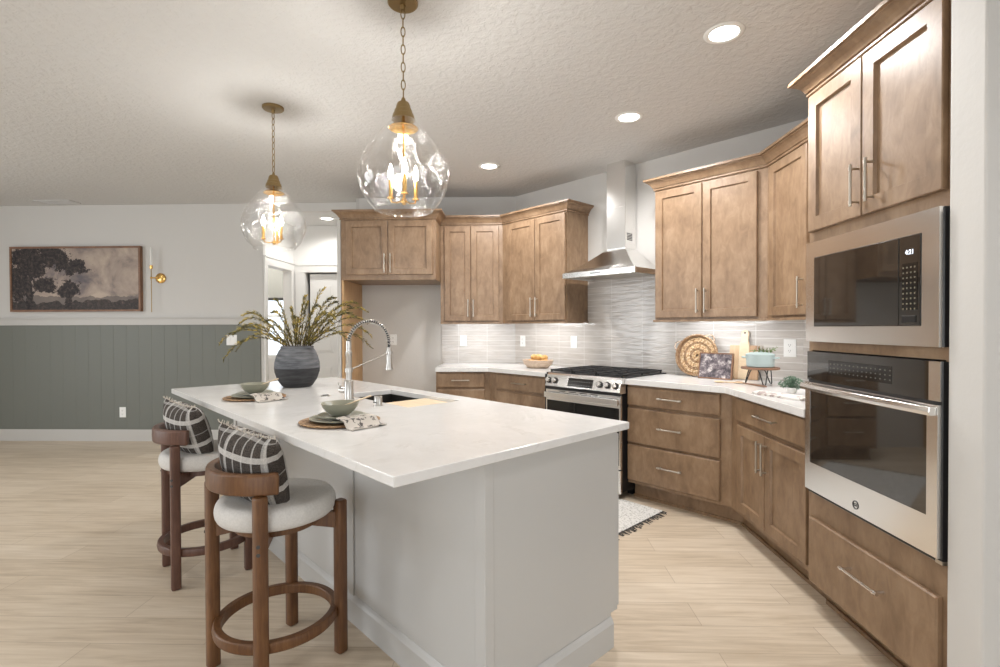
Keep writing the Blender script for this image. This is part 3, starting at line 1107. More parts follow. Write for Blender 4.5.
# ================================================================== COUNTERTOPS
CT0, CT1 = 0.874, 0.914
CD = 0.635
bm = new_bm()
q1 = 0.997
p_ = [(-0.765, -0.012), (-0.765, -CD), (-K * CD, -CD)]
w_ = [FA.w(*p) for p in p_] + [FB.w(q1, -CD), FB.w(q1, -0.012), FB.w(0.005, -0.012)]
prism(bm, [(p.x, p.y) for p in w_], CT0, CT1)
single('countertop', bm, M['quartz'], 'white quartz worktop that holds the bread basket, by the fridge recess', 'countertop', FW, (0.0, 4.9, CT0), bevel=0.003)
bm = new_bm()
w_ = [FB.w(1.757, -0.012), FB.w(1.757, -CD), FC.w(K * CD, -CD), FC.w(1.126, -CD), FC.w(1.126, -0.012), FB.w(LB - 0.005, -0.012)]
prism(bm, [(p.x, p.y) for p in w_], CT0, CT1)
single('countertop', bm, M['quartz'], 'white quartz worktop between the range and the oven cabinet', 'countertop', FW, (1.6, 3.4, CT0), bevel=0.003)

# ================================================================== RANGE HOOD
hq0, hq1, hc = 1.027, 1.734, 1.376
T = Thing('range_hood', 'stainless pyramid chimney hood on the tiled wall above the gas range', 'range hood', FB, (hc, -0.2, 1.70))
HD = 0.46
YW = -0.013
bm = new_bm()
lo = [(hq0, -HD, 1.752), (hq1, -HD, 1.752), (hq1, YW, 1.752), (hq0, YW, 1.752)]
cw = 0.0925
hi = [(hc - cw, -0.18, 1.955), (hc + cw, -0.18, 1.955), (hc + cw, YW, 1.955), (hc - cw, YW, 1.955)]
rows = []
for s_ in range(9):           # gently concave pyramid
    u_ = s_ / 8
    g = u_ ** 1.12
    rows.append([bm.verts.new((a[0] + (b[0] - a[0]) * u_, a[1] + (b[1] - a[1]) * u_, a[2] + (b[2] - a[2]) * (u_ ** 1.25))) for a, b in zip(lo, hi)])
for a, b in zip(rows, rows[1:]):
    for k in range(4):
        bm.faces.new((a[k], a[(k + 1) % 4], b[(k + 1) % 4], b[k]))
bm.faces.new(rows[-1])
bm.faces.new(rows[0][::-1])
T.add('canopy', bm, M['steel'], smooth=True)
bm = new_bm()
box(bm, hq0, hq1, -HD, -HD + 0.012, 1.708, 1.752)
box(bm, hq0, hq0 + 0.012, -HD + 0.012, YW, 1.708, 1.752)
box(bm, hq1 - 0.012, hq1, -HD + 0.012, YW, 1.708, 1.752)
lip = T.add('lip', bm, M['steel'], bevel=0.002)
bm = new_bm()
for k in range(8):
    box(bm, hc - 0.055 + k * 0.0125, hc - 0.055 + k * 0.0125 + 0.008, -HD - 0.0006, -HD, 1.727, 1.736)
T.add('logo', bm, M['slot'], lip)
bm = new_bm()
box(bm, hq0 + 0.014, hq1 - 0.014, -HD + 0.014, YW, 1.722, 1.732)
T.add('filter_panel', bm, M['nickel'])
for k in (-1, 1):
    bm = new_bm()
    lathe(bm, [(0, 1.7190), (0.03, 1.7190), (0.03, 1.7220), (0, 1.7220)], 20, hc + k * 0.2, -0.32)
    T.add('lamp_lens', bm, M['white_plastic'])
bm = new_bm()
box(bm, hc - cw, hc + cw, -0.18, YW, 1.955, 2.30)
box(bm, hc - cw + 0.002, hc + cw - 0.002, -0.178, YW, 2.30, CEIL - 0.001)
ch = T.add('chimney', bm, M['steel'], bevel=0.0015)
bm = new_bm()
for k in range(5):
    box(bm, hc + cw, hc + cw + 0.0012, -0.155, -0.075, 2.02 + k * 0.013, 2.028 + k * 0.013)
T.add('vent_slots', bm, M['slot'], ch)

# ================================================================== GAS RANGE
rq0, rq1 = 1.004, 1.752
T = Thing('gas_range', 'stainless slide-in gas range with black grates and five knobs under the hood', 'range', FB, ((rq0 + rq1) / 2, -0.35, FZ))
RF = -0.665
bm = new_bm()
box(bm, rq0 + 0.004, rq1 - 0.004, RF + 0.0, -0.014, 0.08, 0.905)
box(bm, rq0 + 0.02, rq1 - 0.02, -0.49, -0.05, 0.045, 0.08)
for sx in (rq0 + 0.03, rq1 - 0.07):
    for sy in (-0.48, -0.1):
        box(bm, sx, sx + 0.04, sy, sy + 0.04, FZ, 0.045)
T.add('body', bm, M['black'])
bm = new_bm()
box(bm, rq0 + 0.002, rq1 - 0.002, RF + 0.02, -0.014, 0.905, 0.920)
ct = T.add('cooktop', bm, M['black'], bevel=0.003)
ra, rb = 1.040, 1.756
bm = new_bm()      # sloped control panel
prof = [(-0.685, 0.806), (-0.700, 0.815), (-0.672, 0.905), (-0.655, 0.918), (-0.62, 0.918), (-0.62, 0.806)]
L_ = [bm.verts.new((ra, y, z)) for y, z in prof]
R_ = [bm.verts.new((rb, y, z)) for y, z in prof]
bm.faces.new(L_)
bm.faces.new(R_[::-1])
for k in range(len(prof)):
    j = (k + 1) % len(prof)
    bm.faces.new((L_[k], L_[j], R_[j], R_[k]))
cp = T.add('control_panel', bm, M['steel'])


def on_panel(x, h, out=0.0):
    """point on the sloped panel at height fraction h"""
    y = -0.700 + 0.028 * h
    z = 0.815 + 0.09 * h
    return Vector((x, y - 0.955 * out, z - 0.297 * out + 0.0))


bm = new_bm()
a, b = hc - 0.105, hc + 0.133
qs = [on_panel(a, 0.14, 0.002), on_panel(b, 0.14, 0.002), on_panel(b, 0.84, 0.002), on_panel(a, 0.84, 0.002)]
qb_ = [on_panel(a, 0.14, -0.004), on_panel(b, 0.14, -0.004), on_panel(b, 0.84, -0.004), on_panel(a, 0.84, -0.004)]
V1 = [bm.verts.new(p) for p in qs]
V2 = [bm.verts.new(p) for p in qb_]
bm.faces.new(V1)
bm.faces.new(V2[::-1])
for k in range(4):
    bm.faces.new((V1[k], V1[(k + 1) % 4], V2[(k + 1) % 4], V2[k]))
M['range_keys'] = dots('printed_range_keys', 0.024, 0.028, 0.4, 0.2, (0.012, 0.011, 0.010), (0.2, 0.2, 0.2))
T.add('display', bm, M['range_keys'], cp)
for xk in (1.074, 1.136, 1.574, 1.642, 1.711):
    bm = new_bm()
    c_ = on_panel(xk, 0.5)
    nrm = Vector((0, -0.955, -0.297)) * -1
    nrm = Vector((0, -0.955, 0.297))
    cyl(bm, c_ + nrm * 0.010, c_ + nrm * 0.034, 0.0185, 0.0165, 20)
    box(bm, xk - 0.004, xk + 0.004, c_.y - 0.043, c_.y - 0.022, c_.z - 0.012, c_.z + 0.026)
    kb = T.add('knob', bm, M['steel'], bevel=0.0015, smooth=True)
    bm = new_bm()
    cyl(bm, c_ - nrm * 0.004, c_ + nrm * 0.010, 0.0255, 0.0245, 20)
    T.add('knob_ring', bm, M['black'], kb, smooth=True)
bm = new_bm()
yd = -0.690
for a in ((ra, rb, 0.700, 0.788), (ra, rb, 0.255, 0.285), (ra, ra + 0.012, 0.285, 0.700), (rb - 0.012, rb, 0.285, 0.700)):
    box(bm, a[0], a[1], yd, -0.666, a[2], a[3])
dd = T.add('oven_door', bm, M['steel'], bevel=0.002)
bm = new_bm()
box(bm, ra + 0.012, rb - 0.012, yd + 0.0005, -0.666, 0.285, 0.700)
T.add('door_glass', bm, M['range_glass'], dd)
for k in range(4):
    xx = hc - 0.2 + k * 0.105
    bm = new_bm()
    box(bm, xx, xx + 0.07, yd - 0.0006, yd, 0.776, 0.783)
    T.add('vent_slot', bm, M['slot'], dd)
bm = new_bm()
box(bm, ra + 0.004, rb - 0.004, yd - 0.034, yd - 0.020, 0.722, 0.768)
for xx in (ra + 0.022, rb - 0.022):
    box(bm, xx - 0.016, xx + 0.016, yd - 0.020, yd, 0.728, 0.762)
T.add('door_handle', bm, M['steel'], dd, bevel=0.004)
bm = new_bm()
slab_front(bm, ra, rb, 0.075, 0.246, yd, th=0.024)
T.add('drawer', bm, M['steel'])
for gk in range(3):
    bm = new_bm()
    w3 = (rq1 - rq0 - 0.046) / 3
    a = rq0 + 0.026 + gk * w3 + 0.003
    b = a + w3 - 0.006
    ya, yb = -0.625, -0.05
    zt = 0.945
    for (x0_, x1_, y0_, y1_) in ((a, b, ya, ya + 0.012), (a, b, yb - 0.012, yb), (a, a + 0.012, ya, yb), (b - 0.012, b, ya, yb)):
        box(bm, x0_, x1_, y0_, y1_, zt - 0.014, zt)
    for yy in (-0.5, -0.385, -0.29, -0.175):
        box(bm, a, b, yy - 0.005, yy + 0.005, zt - 0.012, zt)
    box(bm, (a + b) / 2 - 0.005, (a + b) / 2 + 0.005, ya, yb, zt - 0.012, zt)
    for xx in (a + 0.002, b - 0.014):
        for yy in (ya + 0.002, yb - 0.014, -0.345):
            box(bm, xx, xx + 0.012, yy, yy + 0.012, 0.919, zt - 0.013)
    T.add('grate', bm, M['iron'], bevel=0.002)
for (bx_, by_) in ((1.13, -0.5), (1.13, -0.18), (1.384, -0.34), (1.64, -0.5), (1.64, -0.18)):
    bm = new_bm()
    lathe(bm, [(0, 0.9205), (0.048, 0.9205), (0.048, 0.928), (0.034, 0.928), (0.034, 0.931), (0, 0.931)], 20, bx_, by_)
    T.add('burner', bm, M['iron'])

# ================================================================== ISLAND  (x = s along, y = t across)
T = Thing('kitchen_island', 'pale greige panelled kitchen island base under the quartz slab', 'island', FI, (-1.3, 0.7, FZ))
is0, is1, it0, it1 = -2.57, -0.045, 0.352, 1.058
bm = new_bm()
for a in ((is0, is1, it0, it0 + 0.03, FZ, 0.882), (is0, is1, it1 - 0.03, it1, 0.155, 0.882), (is0, is0 + 0.03, it0 + 0.03, it1 - 0.03, 0.155, 0.882), (is1 - 0.03, is1, it0 + 0.03, it1 - 0.03, 0.155, 0.882), (is0, is1, it0 + 0.03, it1 - 0.045, FZ, 0.155)):
    box(bm, *a)
T.add('body', bm, M['island'])
for (sa, sb) in ((is1 - 0.045, is1 + 0.002), (-0.935, -0.895), (-1.80, -1.76), (is0 - 0.002, is0 + 0.045)):
    bm = new_bm()
    box(bm, sa, sb, it0 - 0.008, it0, 0.14, 0.872)
    T.add('batten', bm, M['island'], bevel=0.002)
bm = new_bm()
box(bm, is1 - 0.002, is1 + 0.004, it0 - 0.008, it0 + 0.03, 0.142, 0.872)
T.add('corner_post', bm, M['island'], bevel=0.002)
bm = new_bm()
def baseb(bm_, pts_out, dx, dy):
    pass
bb = 0.014
rows = []
prof = [(0, FZ), (bb, FZ), (bb, 0.120), (bb * 0.55, 0.133), (0.001, 0.142), (0, 0.142)]
path = [((is0, it1 - 0.045), (-1, 0)), ((is0, it0 - 0.0), (-1, -1)), ((is1 + 0.001, it0), (1, -1)), ((is1 + 0.001, it1 - 0.045), (1, 0))]
for p, d in path:
    rows.append([bm.verts.new((p[0] + d[0] * o, p[1] + d[1] * o - (0 if d[1] == 0 else 0.0), z)) for o, z in prof])
n_ = len(prof)
for a, b in zip(rows, rows[1:]):
    for k in range(n_):
        bm.faces.new((a[k], a[(k + 1) % n_], b[(k + 1) % n_], b[k]))
bm.faces.new(rows[0][::-1])
bm.faces.new(rows[-1])
T.add('baseboard', bm, M['island'])
for (a, b) in ((-2.54, -1.95), (-1.94, -1.62)):
    bm = new_bm()
    shaker(bm, -b - 0 if False else a, b, 0.165, 0.86, 0)
    bmesh.ops.rotate(bm, verts=bm.verts[:], cent=((a + b) / 2, 0, 0), matrix=Matrix.Rotation(PI, 3, 'Z'))
    bmesh.ops.translate(bm, verts=bm.verts[:], vec=(0, it1 + 0.021, 0))
    T.add('door', bm, M['island'])
for (a, b) in ((-1.61, -0.82), (-0.81, -0.05)):
    bm = new_bm()
    shaker(bm, a, b, 0.165, 0.86, 0)
    bmesh.ops.rotate(bm, verts=bm.verts[:], cent=((a + b) / 2, 0, 0), matrix=Matrix.Rotation(PI, 3, 'Z'))
    bmesh.ops.translate(bm, verts=bm.verts[:], vec=(0, it1 + 0.021, 0))
    T.add('door', bm, M['island'])

# slab with the sink cut-out
SX0, SX1, SY0, SY1 = -1.61, -0.935, 0.650, 0.965
S_L, S_R, S_N, S_F = -2.62, 0.0, 0.0, 1.078
IZ0, IZ1 = 0.885, 0.914
bm = new_bm()
xs = [S_L, SX0, SX1, S_R]
ys = [S_N, SY0, SY1, S_F]
gv = {}
for z_ in (IZ0, IZ1):
    for i, x_ in enumerate(xs):
        for j, y_ in enumerate(ys):
            gv[i, j, z_] = bm.verts.new((x_, y_, z_))
for i in range(3):
    for j in range(3):
        if (i, j) == (1, 1):
            continue
        for z_ in (IZ0, IZ1):
            bm.faces.new([gv[a, b, z_] for a, b in ((i, j), (i + 1, j), (i + 1, j + 1), (i, j + 1))])
ring_o = [(0, 0), (1, 0), (2, 0), (3, 0), (3, 1), (3, 2), (3, 3), (2, 3), (1, 3), (0, 3), (0, 2), (0, 1)]
ring_i = [(1, 1), (2, 1), (2, 2), (1, 2)]
for rg in (ring_o, ring_i):
    for k in range(len(rg)):
        a, b = rg[k], rg[(k + 1) % len(rg)]
        bm.faces.new((gv[a[0], a[1], IZ0], gv[b[0], b[1], IZ0], gv[b[0], b[1], IZ1], gv[a[0], a[1], IZ1]))
single('island_countertop', bm, M['quartz'], 'large white quartz slab on the island with the sink cut into it', 'countertop', FI, (-1.3, 0.5, IZ0), bevel=0.003)

# sink
M['sinksteel'] = mat('dark_sink_steel', (0.09, 0.085, 0.08), 0.35, 0.8)
T = Thing('sink', 'dark undermount kitchen sink set into the island slab', 'sink', FI, ((SX0 + SX1) / 2, (SY0 + SY1) / 2, 0.66))
bm = new_bm()
e = 0.004
x0, x1, y0, y1 = SX0 - e, SX1 + e, SY0 - e, SY1 + e
box(bm, x0 - 0.004, x1 + 0.004, y0 - 0.004, y1 + 0.004, 0.656, 0.662)
box(bm, x0 - 0.004, x0, y0 - 0.004, y1 + 0.004, 0.662, 0.8845)
box(bm, x1, x1 + 0.004, y0 - 0.004, y1 + 0.004, 0.662, 0.8845)
box(bm, x0, x1, y0 - 0.004, y0, 0.662, 0.8845)
box(bm, x0, x1, y1, y1 + 0.004, 0.662, 0.8845)
T.add('basin', bm, M['sinksteel'])
bm = new_bm()
lathe(bm, [(0, 0.6625), (0.045, 0.6625), (0.045, 0.667), (0.03, 0.667), (0.02, 0.664), (0, 0.664)], 24, -1.40, 0.82)
T.add('drain', bm, M['chrome'], smooth=True)
bm = new_bm()
box(bm, -1.235, SX1 - 0.05, SY0 + 0.004, SY1 - 0.004, 0.880, 0.898)
single('sink_board', bm, M['palewood'], 'pale wooden board laid across the sink opening', 'cutting board', FI, (-1.1, 0.82, 0.88), bevel=0.003)

# faucet
fs, ft = -1.302, 0.535
T = Thing('faucet', 'brushed steel spring pull-down faucet standing behind the sink', 'faucet', FI, (fs, ft, IZ1))
bm = new_bm()
lathe(bm, [(0, 0.9142), (0.029, 0.9142), (0.029, 0.920), (0.0235, 0.922), (0.0235, 1.02), (0.021, 1.024), (0.0155, 1.026), (0.0155, 1.145), (0.0165, 1.147), (0.0165, 1.17), (0.0135, 1.172), (0.0135, 1.225), (0, 1.225)], 24, fs, ft)
T.add('base', bm, M['faucet'], smooth=True)
arc = []
for k in range(25):
    a = PI - PI * 1.0 * k / 24
    arc.append(Vector((fs, ft + 0.117 + 0.117 * math.cos(a), 1.215 + 0.112 * math.sin(a))))
arc += [Vector((fs, ft + 0.234, 1.19)), Vector((fs, ft + 0.236, 1.17))]
bm = new_bm()
tube(bm, arc, 0.0062, 10)
T.add('hose', bm, M['slot'], smooth=True)
bm = new_bm()   # coil spring round the hose
fr_ = frames(arc)
pts = []
N_ = 330
for k in range(N_):
    u_ = k / (N_ - 1) * (len(arc) - 1)
    i = min(int(u_), len(arc) - 2)
    w_ = u_ - i
    p = fr_[i][0].lerp(fr_[i + 1][0], w_)
    s_ = fr_[i][1].lerp(fr_[i + 1][1], w_)
    u2 = fr_[i][2].lerp(fr_[i + 1][2], w_)
    a = k / (N_ - 1) * 2 * PI * 30
    pts.append(p + (s_ * math.cos(a) + u2 * math.sin(a)) * 0.0105)
tube(bm, pts, 0.0023, 6)
T.add('spring', bm, M['faucet'], smooth=True)
bm = new_bm()
y_ = ft + 0.236
lathe(bm, [(0, 1.182), (0.013, 1.182), (0.0155, 1.172), (0.0155, 1.10), (0.019, 1.085), (0.021, 1.066), (0, 1.066)], 20, fs, y_)
T.add('spray_head', bm, M['faucet'], smooth=True)
bm = new_bm()
cyl(bm, (fs, ft, 1.075), (fs, y_ - 0.012, 1.155), 0.004, seg=10)
lathe(bm, [(0.0158, 1.148), (0.0195, 1.148), (0.0195, 1.162), (0.0158, 1.162)], 20, fs, y_, closed=True)
lathe(bm, [(0.0156, 1.066), (0.0195, 1.066), (0.0195, 1.086), (0.0156, 1.086)], 20, fs, ft, closed=True)
T.add('support_arm', bm, M['faucet'], smooth=True)
bm = new_bm()
cyl(bm, (fs, ft, 0.972), (fs - 0.052, ft - 0.02, 0.972), 0.0165, seg=16)
cyl(bm, (fs - 0.045, ft - 0.017, 0.972), (fs - 0.062, ft - 0.03, 1.01), 0.005, 0.004, 10)
T.add('handle', bm, M['faucet'], smooth=True)

T = Thing('soap_dispenser', 'short steel cylinder cap standing by the sink edge', 'air gap cap', FI, (-1.085, 0.578, IZ1))
bm = new_bm()
lathe(bm, [(0, 0.9142), (0.024, 0.9142), (0.024, 0.918), (0.019, 0.919), (0.019, 0.958), (0.017, 0.961), (0, 0.961)], 24, -1.085, 0.578)
T.add('cap', bm, M['faucet'], smooth=True)
bm = new_bm()
box(bm, -1.10, -1.07, 0.5586, 0.5595, 0.928, 0.934)
T.add('slot', bm, M['slot'])
T = Thing('air_switch', 'small round steel push button set in the island slab near the vase', 'button', FI, (-1.60, 0.545, IZ1))
bm = new_bm()
lathe(bm, [(0, 0.9142), (0.026, 0.9142), (0.026, 0.918), (0.018, 0.919), (0.018, 0.917), (0, 0.917)], 24, -1.60, 0.545)
T.add('ring', bm, M['faucet'], smooth=True)
bm = new_bm()
lathe(bm, [(0, 0.9171), (0.0165, 0.9171), (0.0165, 0.921), (0, 0.922)], 24, -1.60, 0.545)
T.add('plunger', bm, M['slot'], smooth=True)

# ================================================================== PLACE SETTINGS
def disc_prof(r, h, rim, th=0.004, foot=0.55):
    return [(0, 0), (r * foot, 0), (r * foot, 0.001), (r, h), (r + 0.001, h + th * 0.6), (r - 0.002, h + th), (r * (foot + 0.1), th + 0.001 + rim), (r * foot, th + 0.001), (0, th + 0.001)]


def setting(s, t_, which):
    z = IZ1 + 0.0003
    bm_ = new_bm()
    lathe(bm_, [(0, z), (0.136, z), (0.153, z + 0.003), (0.157, z + 0.008), (0.151, z + 0.010), (0.136, z + 0.0075), (0, z + 0.0075)], 48, s, t_)
    single('charger', bm_, M['charger'], 'round brown woven charger ' + which, 'charger plate', FI, (s, t_, z), smooth=True)
    z += 0.0078
    bm_ = new_bm()
    lathe(bm_, [(r, z + h) for r, h in disc_prof(0.119, 0.011, 0.001, foot=0.62)], 48, s + 0.006, t_)
    single('dinner_plate', bm_, M['sage_ceramic'], 'sage green dinner plate ' + which, 'plate', FI, (s, t_, z), smooth=True)
    z += 0.0125
    bm_ = new_bm()
    lathe(bm_, [(r, z + h) for r, h in disc_prof(0.090, 0.009, 0.001, foot=0.6)], 48, s + 0.004, t_)
    single('salad_plate', bm_, M['sage_ceramic'], 'smaller sage green plate under the bowl ' + which, 'plate', FI, (s, t_, z), smooth=True)
    z += 0.0055
    bm_ = new_bm()
    out = [(r_ * 0.91, h_ * 0.80) for r_, h_ in [(0, 0), (0.034, 0), (0.036, 0.004), (0.058, 0.022), (0.074, 0.045), (0.081, 0.064), (0.0825, 0.066), (0.080, 0.066), (0.0775, 0.063), (0.070, 0.045), (0.054, 0.025), (0.034, 0.011), (0, 0.009)]]
    lathe(bm_, [(r, z + h) for r, h in out], 48, s, t_)
    single('bowl', bm_, M['sage_ceramic'], 'sage green bowl ' + which, 'bowl', FI, (s, t_, z), smooth=True)
    # spoon resting on the rim, handle toward the sink side
    T_ = Thing('wooden_spoon', 'pale wooden spoon resting in the sage bowl ' + which, 'spoon', FI, (s, t_, z + 0.02))
    a = math.radians(52)
    dx, dy = math.cos(a), math.sin(a)
    bm_ = new_bm()
    p0 = Vector((s - 0.028 * dx, t_ - 0.028 * dy, z + 0.024))
    p1 = Vector((s + 0.068 * dx, t_ + 0.068 * dy, z + 0.0585))
    p2 = p1 + (p1 - p0) * 0.55
    tube(bm_, [p0, p0.lerp(p1, 0.5), p1, p2], [0.004, 0.0045, 0.005, 0.0065], 10, squash=0.6)
    T_.add('handle', bm_, M['palewood'], smooth=True)
    bm_ = new_bm()
    ellipsoid(bm_, p0 + Vector((-0.008 * dx, -0.008 * dy, -0.002)), 0.022, 0.014, 0.005, rot=Matrix.Rotation(a, 3, 'Z'))
    T_.add('spoon_bowl', bm_, M['palewood'], smooth=True)


setting(-0.806, 0.247, 'at the place nearer the island corner')
setting(-1.793, 0.236, 'at the place by the dark vase')


def napkin(s, t_, label, ang):
    """folded cloth that lies over the charger's edge and falls to the slab"""
    bm_ = new_bm()
    ca, sa = math.cos(ang), math.sin(ang)
    nu, nv = 16, 8
    rows = []
    for lay in (0, 1):
        for i in range(nu + 1):
            row = []
            u_ = i / nu
            for j in range(nv + 1):
                w_ = j / nv
                lx = -0.03 + 0.128 * u_
                ly = (w_ - 0.5) * (0.135 + 0.02 * u_)
                d = math.hypot(lx + 0.105, 0)
                hgt = 0.0305 if d < 0.140 else 0.0305 - 0.027 * min(1, (d - 0.140) / 0.026) ** 0.8
                hgt += 0.002 * math.sin(9 * u_ + 5 * w_) * (1 if d < 0.14 else 0.4) + 0.0025 * abs(math.sin(w_ * 6.0))
                gx, gy = lx + 0.105, ly
                row.append(bm_.verts.new((s + gx * ca - gy * sa, t_ + gx * sa + gy * ca, IZ1 + hgt - 0.0022 + (0.0035 if lay else 0))))
            rows.append(row)
    n1_ = nu + 1
    for lay in (0, 1):
        for i in range(nu):
            for j in range(nv):
                r0, r1 = rows[lay * n1_ + i], rows[lay * n1_ + i + 1]
                bm_.faces.new((r0[j], r1[j], r1[j + 1], r0[j + 1]))
    A, B = rows[:n1_], rows[n1_:]
    for i in range(nu):
        for j in (0, nv):
            bm_.faces.new((A[i][j], A[i + 1][j], B[i + 1][j], B[i][j]))
    for i in (0, nu):
        for j in range(nv):
            bm_.faces.new((A[i][j], A[i][j + 1], B[i][j + 1], B[i][j]))
    o = single('napkin', bm_, M['napkin'], label, 'napkin', FI, (s, t_, IZ1), smooth=True)
    return o


napkin(-0.806, 0.247, 'black-printed cream napkin draped over the charger edge nearer the island corner', math.radians(6))
napkin(-1.793, 0.236, 'black-printed cream napkin draped over the charger edge by the dark vase', math.radians(8))

# ================================================================== VASE AND BRANCHES
vs_, vt_ = -2.180, 0.618
T = Thing('vase', 'round two-tone charcoal clay vase holding olive branches on the island', 'vase', FI, (vs_, vt_, IZ1))
vz = IZ1 + 0.0004
prof = [(0.0, 0), (0.088, 0), (0.098, 0.006), (0.128, 0.048), (0.145, 0.095), (0.148, 0.122)]
prof2 = [(0.148, 0.122), (0.146, 0.155), (0.134, 0.20), (0.117, 0.235), (0.106, 0.248), (0.108, 0.258), (0.104, 0.262), (0.099, 0.256), (0.1, 0.248), (0.122, 0.21), (0.136, 0.16), (0.136, 0.10), (0.08, 0.03), (0, 0.03)]
bm = new_bm()
lathe(bm, [(r * 0.94, vz + h) for r, h in prof], 48, vs_, vt_)
T.add('lower_body', bm, M['vase_low'], smooth=True)
bm = new_bm()
lathe(bm, [(r * 0.94, vz + h) for r, h in prof2], 48, vs_, vt_)
T.add('upper_body', bm, M['vase_top'], smooth=True)

vw = FI.w(vs_, vt_, vz)
rb_ = random.Random(21)
# (end dx in view plane (world X), end dz above rim, depth dy, droop)
ends = [(-0.50, -0.01, 0.02), (-0.46, 0.10, -0.08), (-0.40, 0.22, 0.05), (-0.47, 0.04, 0.12), (-0.30, 0.26, -0.1), (-0.20, 0.27, 0.08), (-0.12, 0.34, -0.04), (-0.06, 0.22, 0.1),
        (0.0, 0.27, -0.08), (0.05, 0.32, 0.05), (0.10, 0.36, -0.1), (0.17, 0.42, 0.02), (0.22, 0.34, 0.12), (0.28, 0.36, -0.08), (0.34, 0.32, 0.04), (0.40, 0.34, -0.02), (0.43, 0.22, 0.1), (0.40, 0.26, -0.12),
        (0.49, 0.14, -0.02), (0.46, 0.06, 0.08), (0.30, 0.24, -0.16), (0.38, 0.10, -0.14), (-0.34, 0.14, -0.14), (0.14, 0.26, 0.14),
        (-0.26, 0.16, 0.14), (-0.15, 0.20, -0.12), (0.24, 0.20, -0.02), (0.33, 0.26, 0.16), (0.20, 0.30, -0.14), (-0.42, 0.16, 0.02), (0.08, 0.20, -0.16), (0.44, 0.30, 0.05)]
for k, (ex, ez, ey) in enumerate(ends):
    st_pt = vw + Vector((ex * 0.06 + rb_.uniform(-0.03, 0.03), ey * 0.2 + rb_.uniform(-0.03, 0.03), 0.034))
    rim = vw + Vector((max(-0.075, min(0.075, ex * 0.2)), max(-0.06, min(0.06, ey * 0.35)), 0.265))
    tip = vw + Vector((ex, ey, 0.262 + ez * 1.0 - 0.03 - 0.10 * abs(ex)))
    arch = 0.11 + 0.42 * abs(ex)
    mid = rim.lerp(tip, 0.62) + Vector((0, 0, arch * 0.62))
    pts = []
    for i in range(21):
        u_ = i / 20
        if u_ < 0.25:
            pts.append(st_pt.lerp(rim, u_ / 0.25))
        else:
            w_ = (u_ - 0.25) / 0.75
            pts.append(rim * (1 - w_) ** 2 + mid * (2 * w_ * (1 - w_)) + tip * w_ ** 2)
    o = bpy.data.objects.new('olive_branch', None)
    C.objects.link(o)
    o.location = st_pt
    tag(o, 'slender olive-brown leafy branch arching out of the dark vase', 'branch', 'branches in the dark vase')
    bm = new_bm()
    tube(bm, pts, [0.0032 - 0.0019 * i / 20 for i in range(21)], 6)
    finish('stem', bm, M['stem'], o, st_pt, smooth=True)
    bm = new_bm()
    frs = frames(pts)
    for i in range(5, 21):
        for sub in (0.0, 0.34, 0.67):
            if i == 20 and sub > 0:
                continue
            p, s_, u2 = frs[i]
            if sub:
                p = p.lerp(frs[i + 1][0], sub)
            tg = (frs[min(i + 1, 20)][0] - frs[max(i - 1, 0)][0]).normalized()
            for sg in (-1, 1):
                a = rb_.uniform(0, 2 * PI)
                side = s_ * math.cos(a) + u2 * math.sin(a)
                dv = (tg * rb_.uniform(0.75, 1.0) + side * rb_.uniform(0.45, 0.8)).normalized()
                ln = rb_.uniform(0.022, 0.036) * (1.0 if i < 18 else 0.7)
                nn = dv.cross(tg)
                nn = nn.normalized() if nn.length > 1e-4 else s_
                wd = nn * 0.0040
                th = dv.cross(nn) * 0.0012
                base_ = p
                q = [base_, base_ + dv * ln * 0.5 + wd, base_ + dv * ln, base_ + dv * ln * 0.5 - wd]
                a1 = bm.verts.new(q[0]); a2 = bm.verts.new(q[1]); a3 = bm.verts.new(q[2]); a4 = bm.verts.new(q[3])
                t1 = bm.verts.new(base_ + dv * ln * 0.5 + th)
                t2 = bm.verts.new(base_ + dv * ln * 0.5 - th)
                for f3 in ((a1, a2, t1), (a2, a3, t1), (a3, a4, t1), (a4, a1, t1), (a2, a1, t2), (a3, a2, t2), (a4, a3, t2), (a1, a4, t2)):
                    bm.faces.new(f3)
    finish('leaves', bm, M['leaf'], o, st_pt, recalc=False)

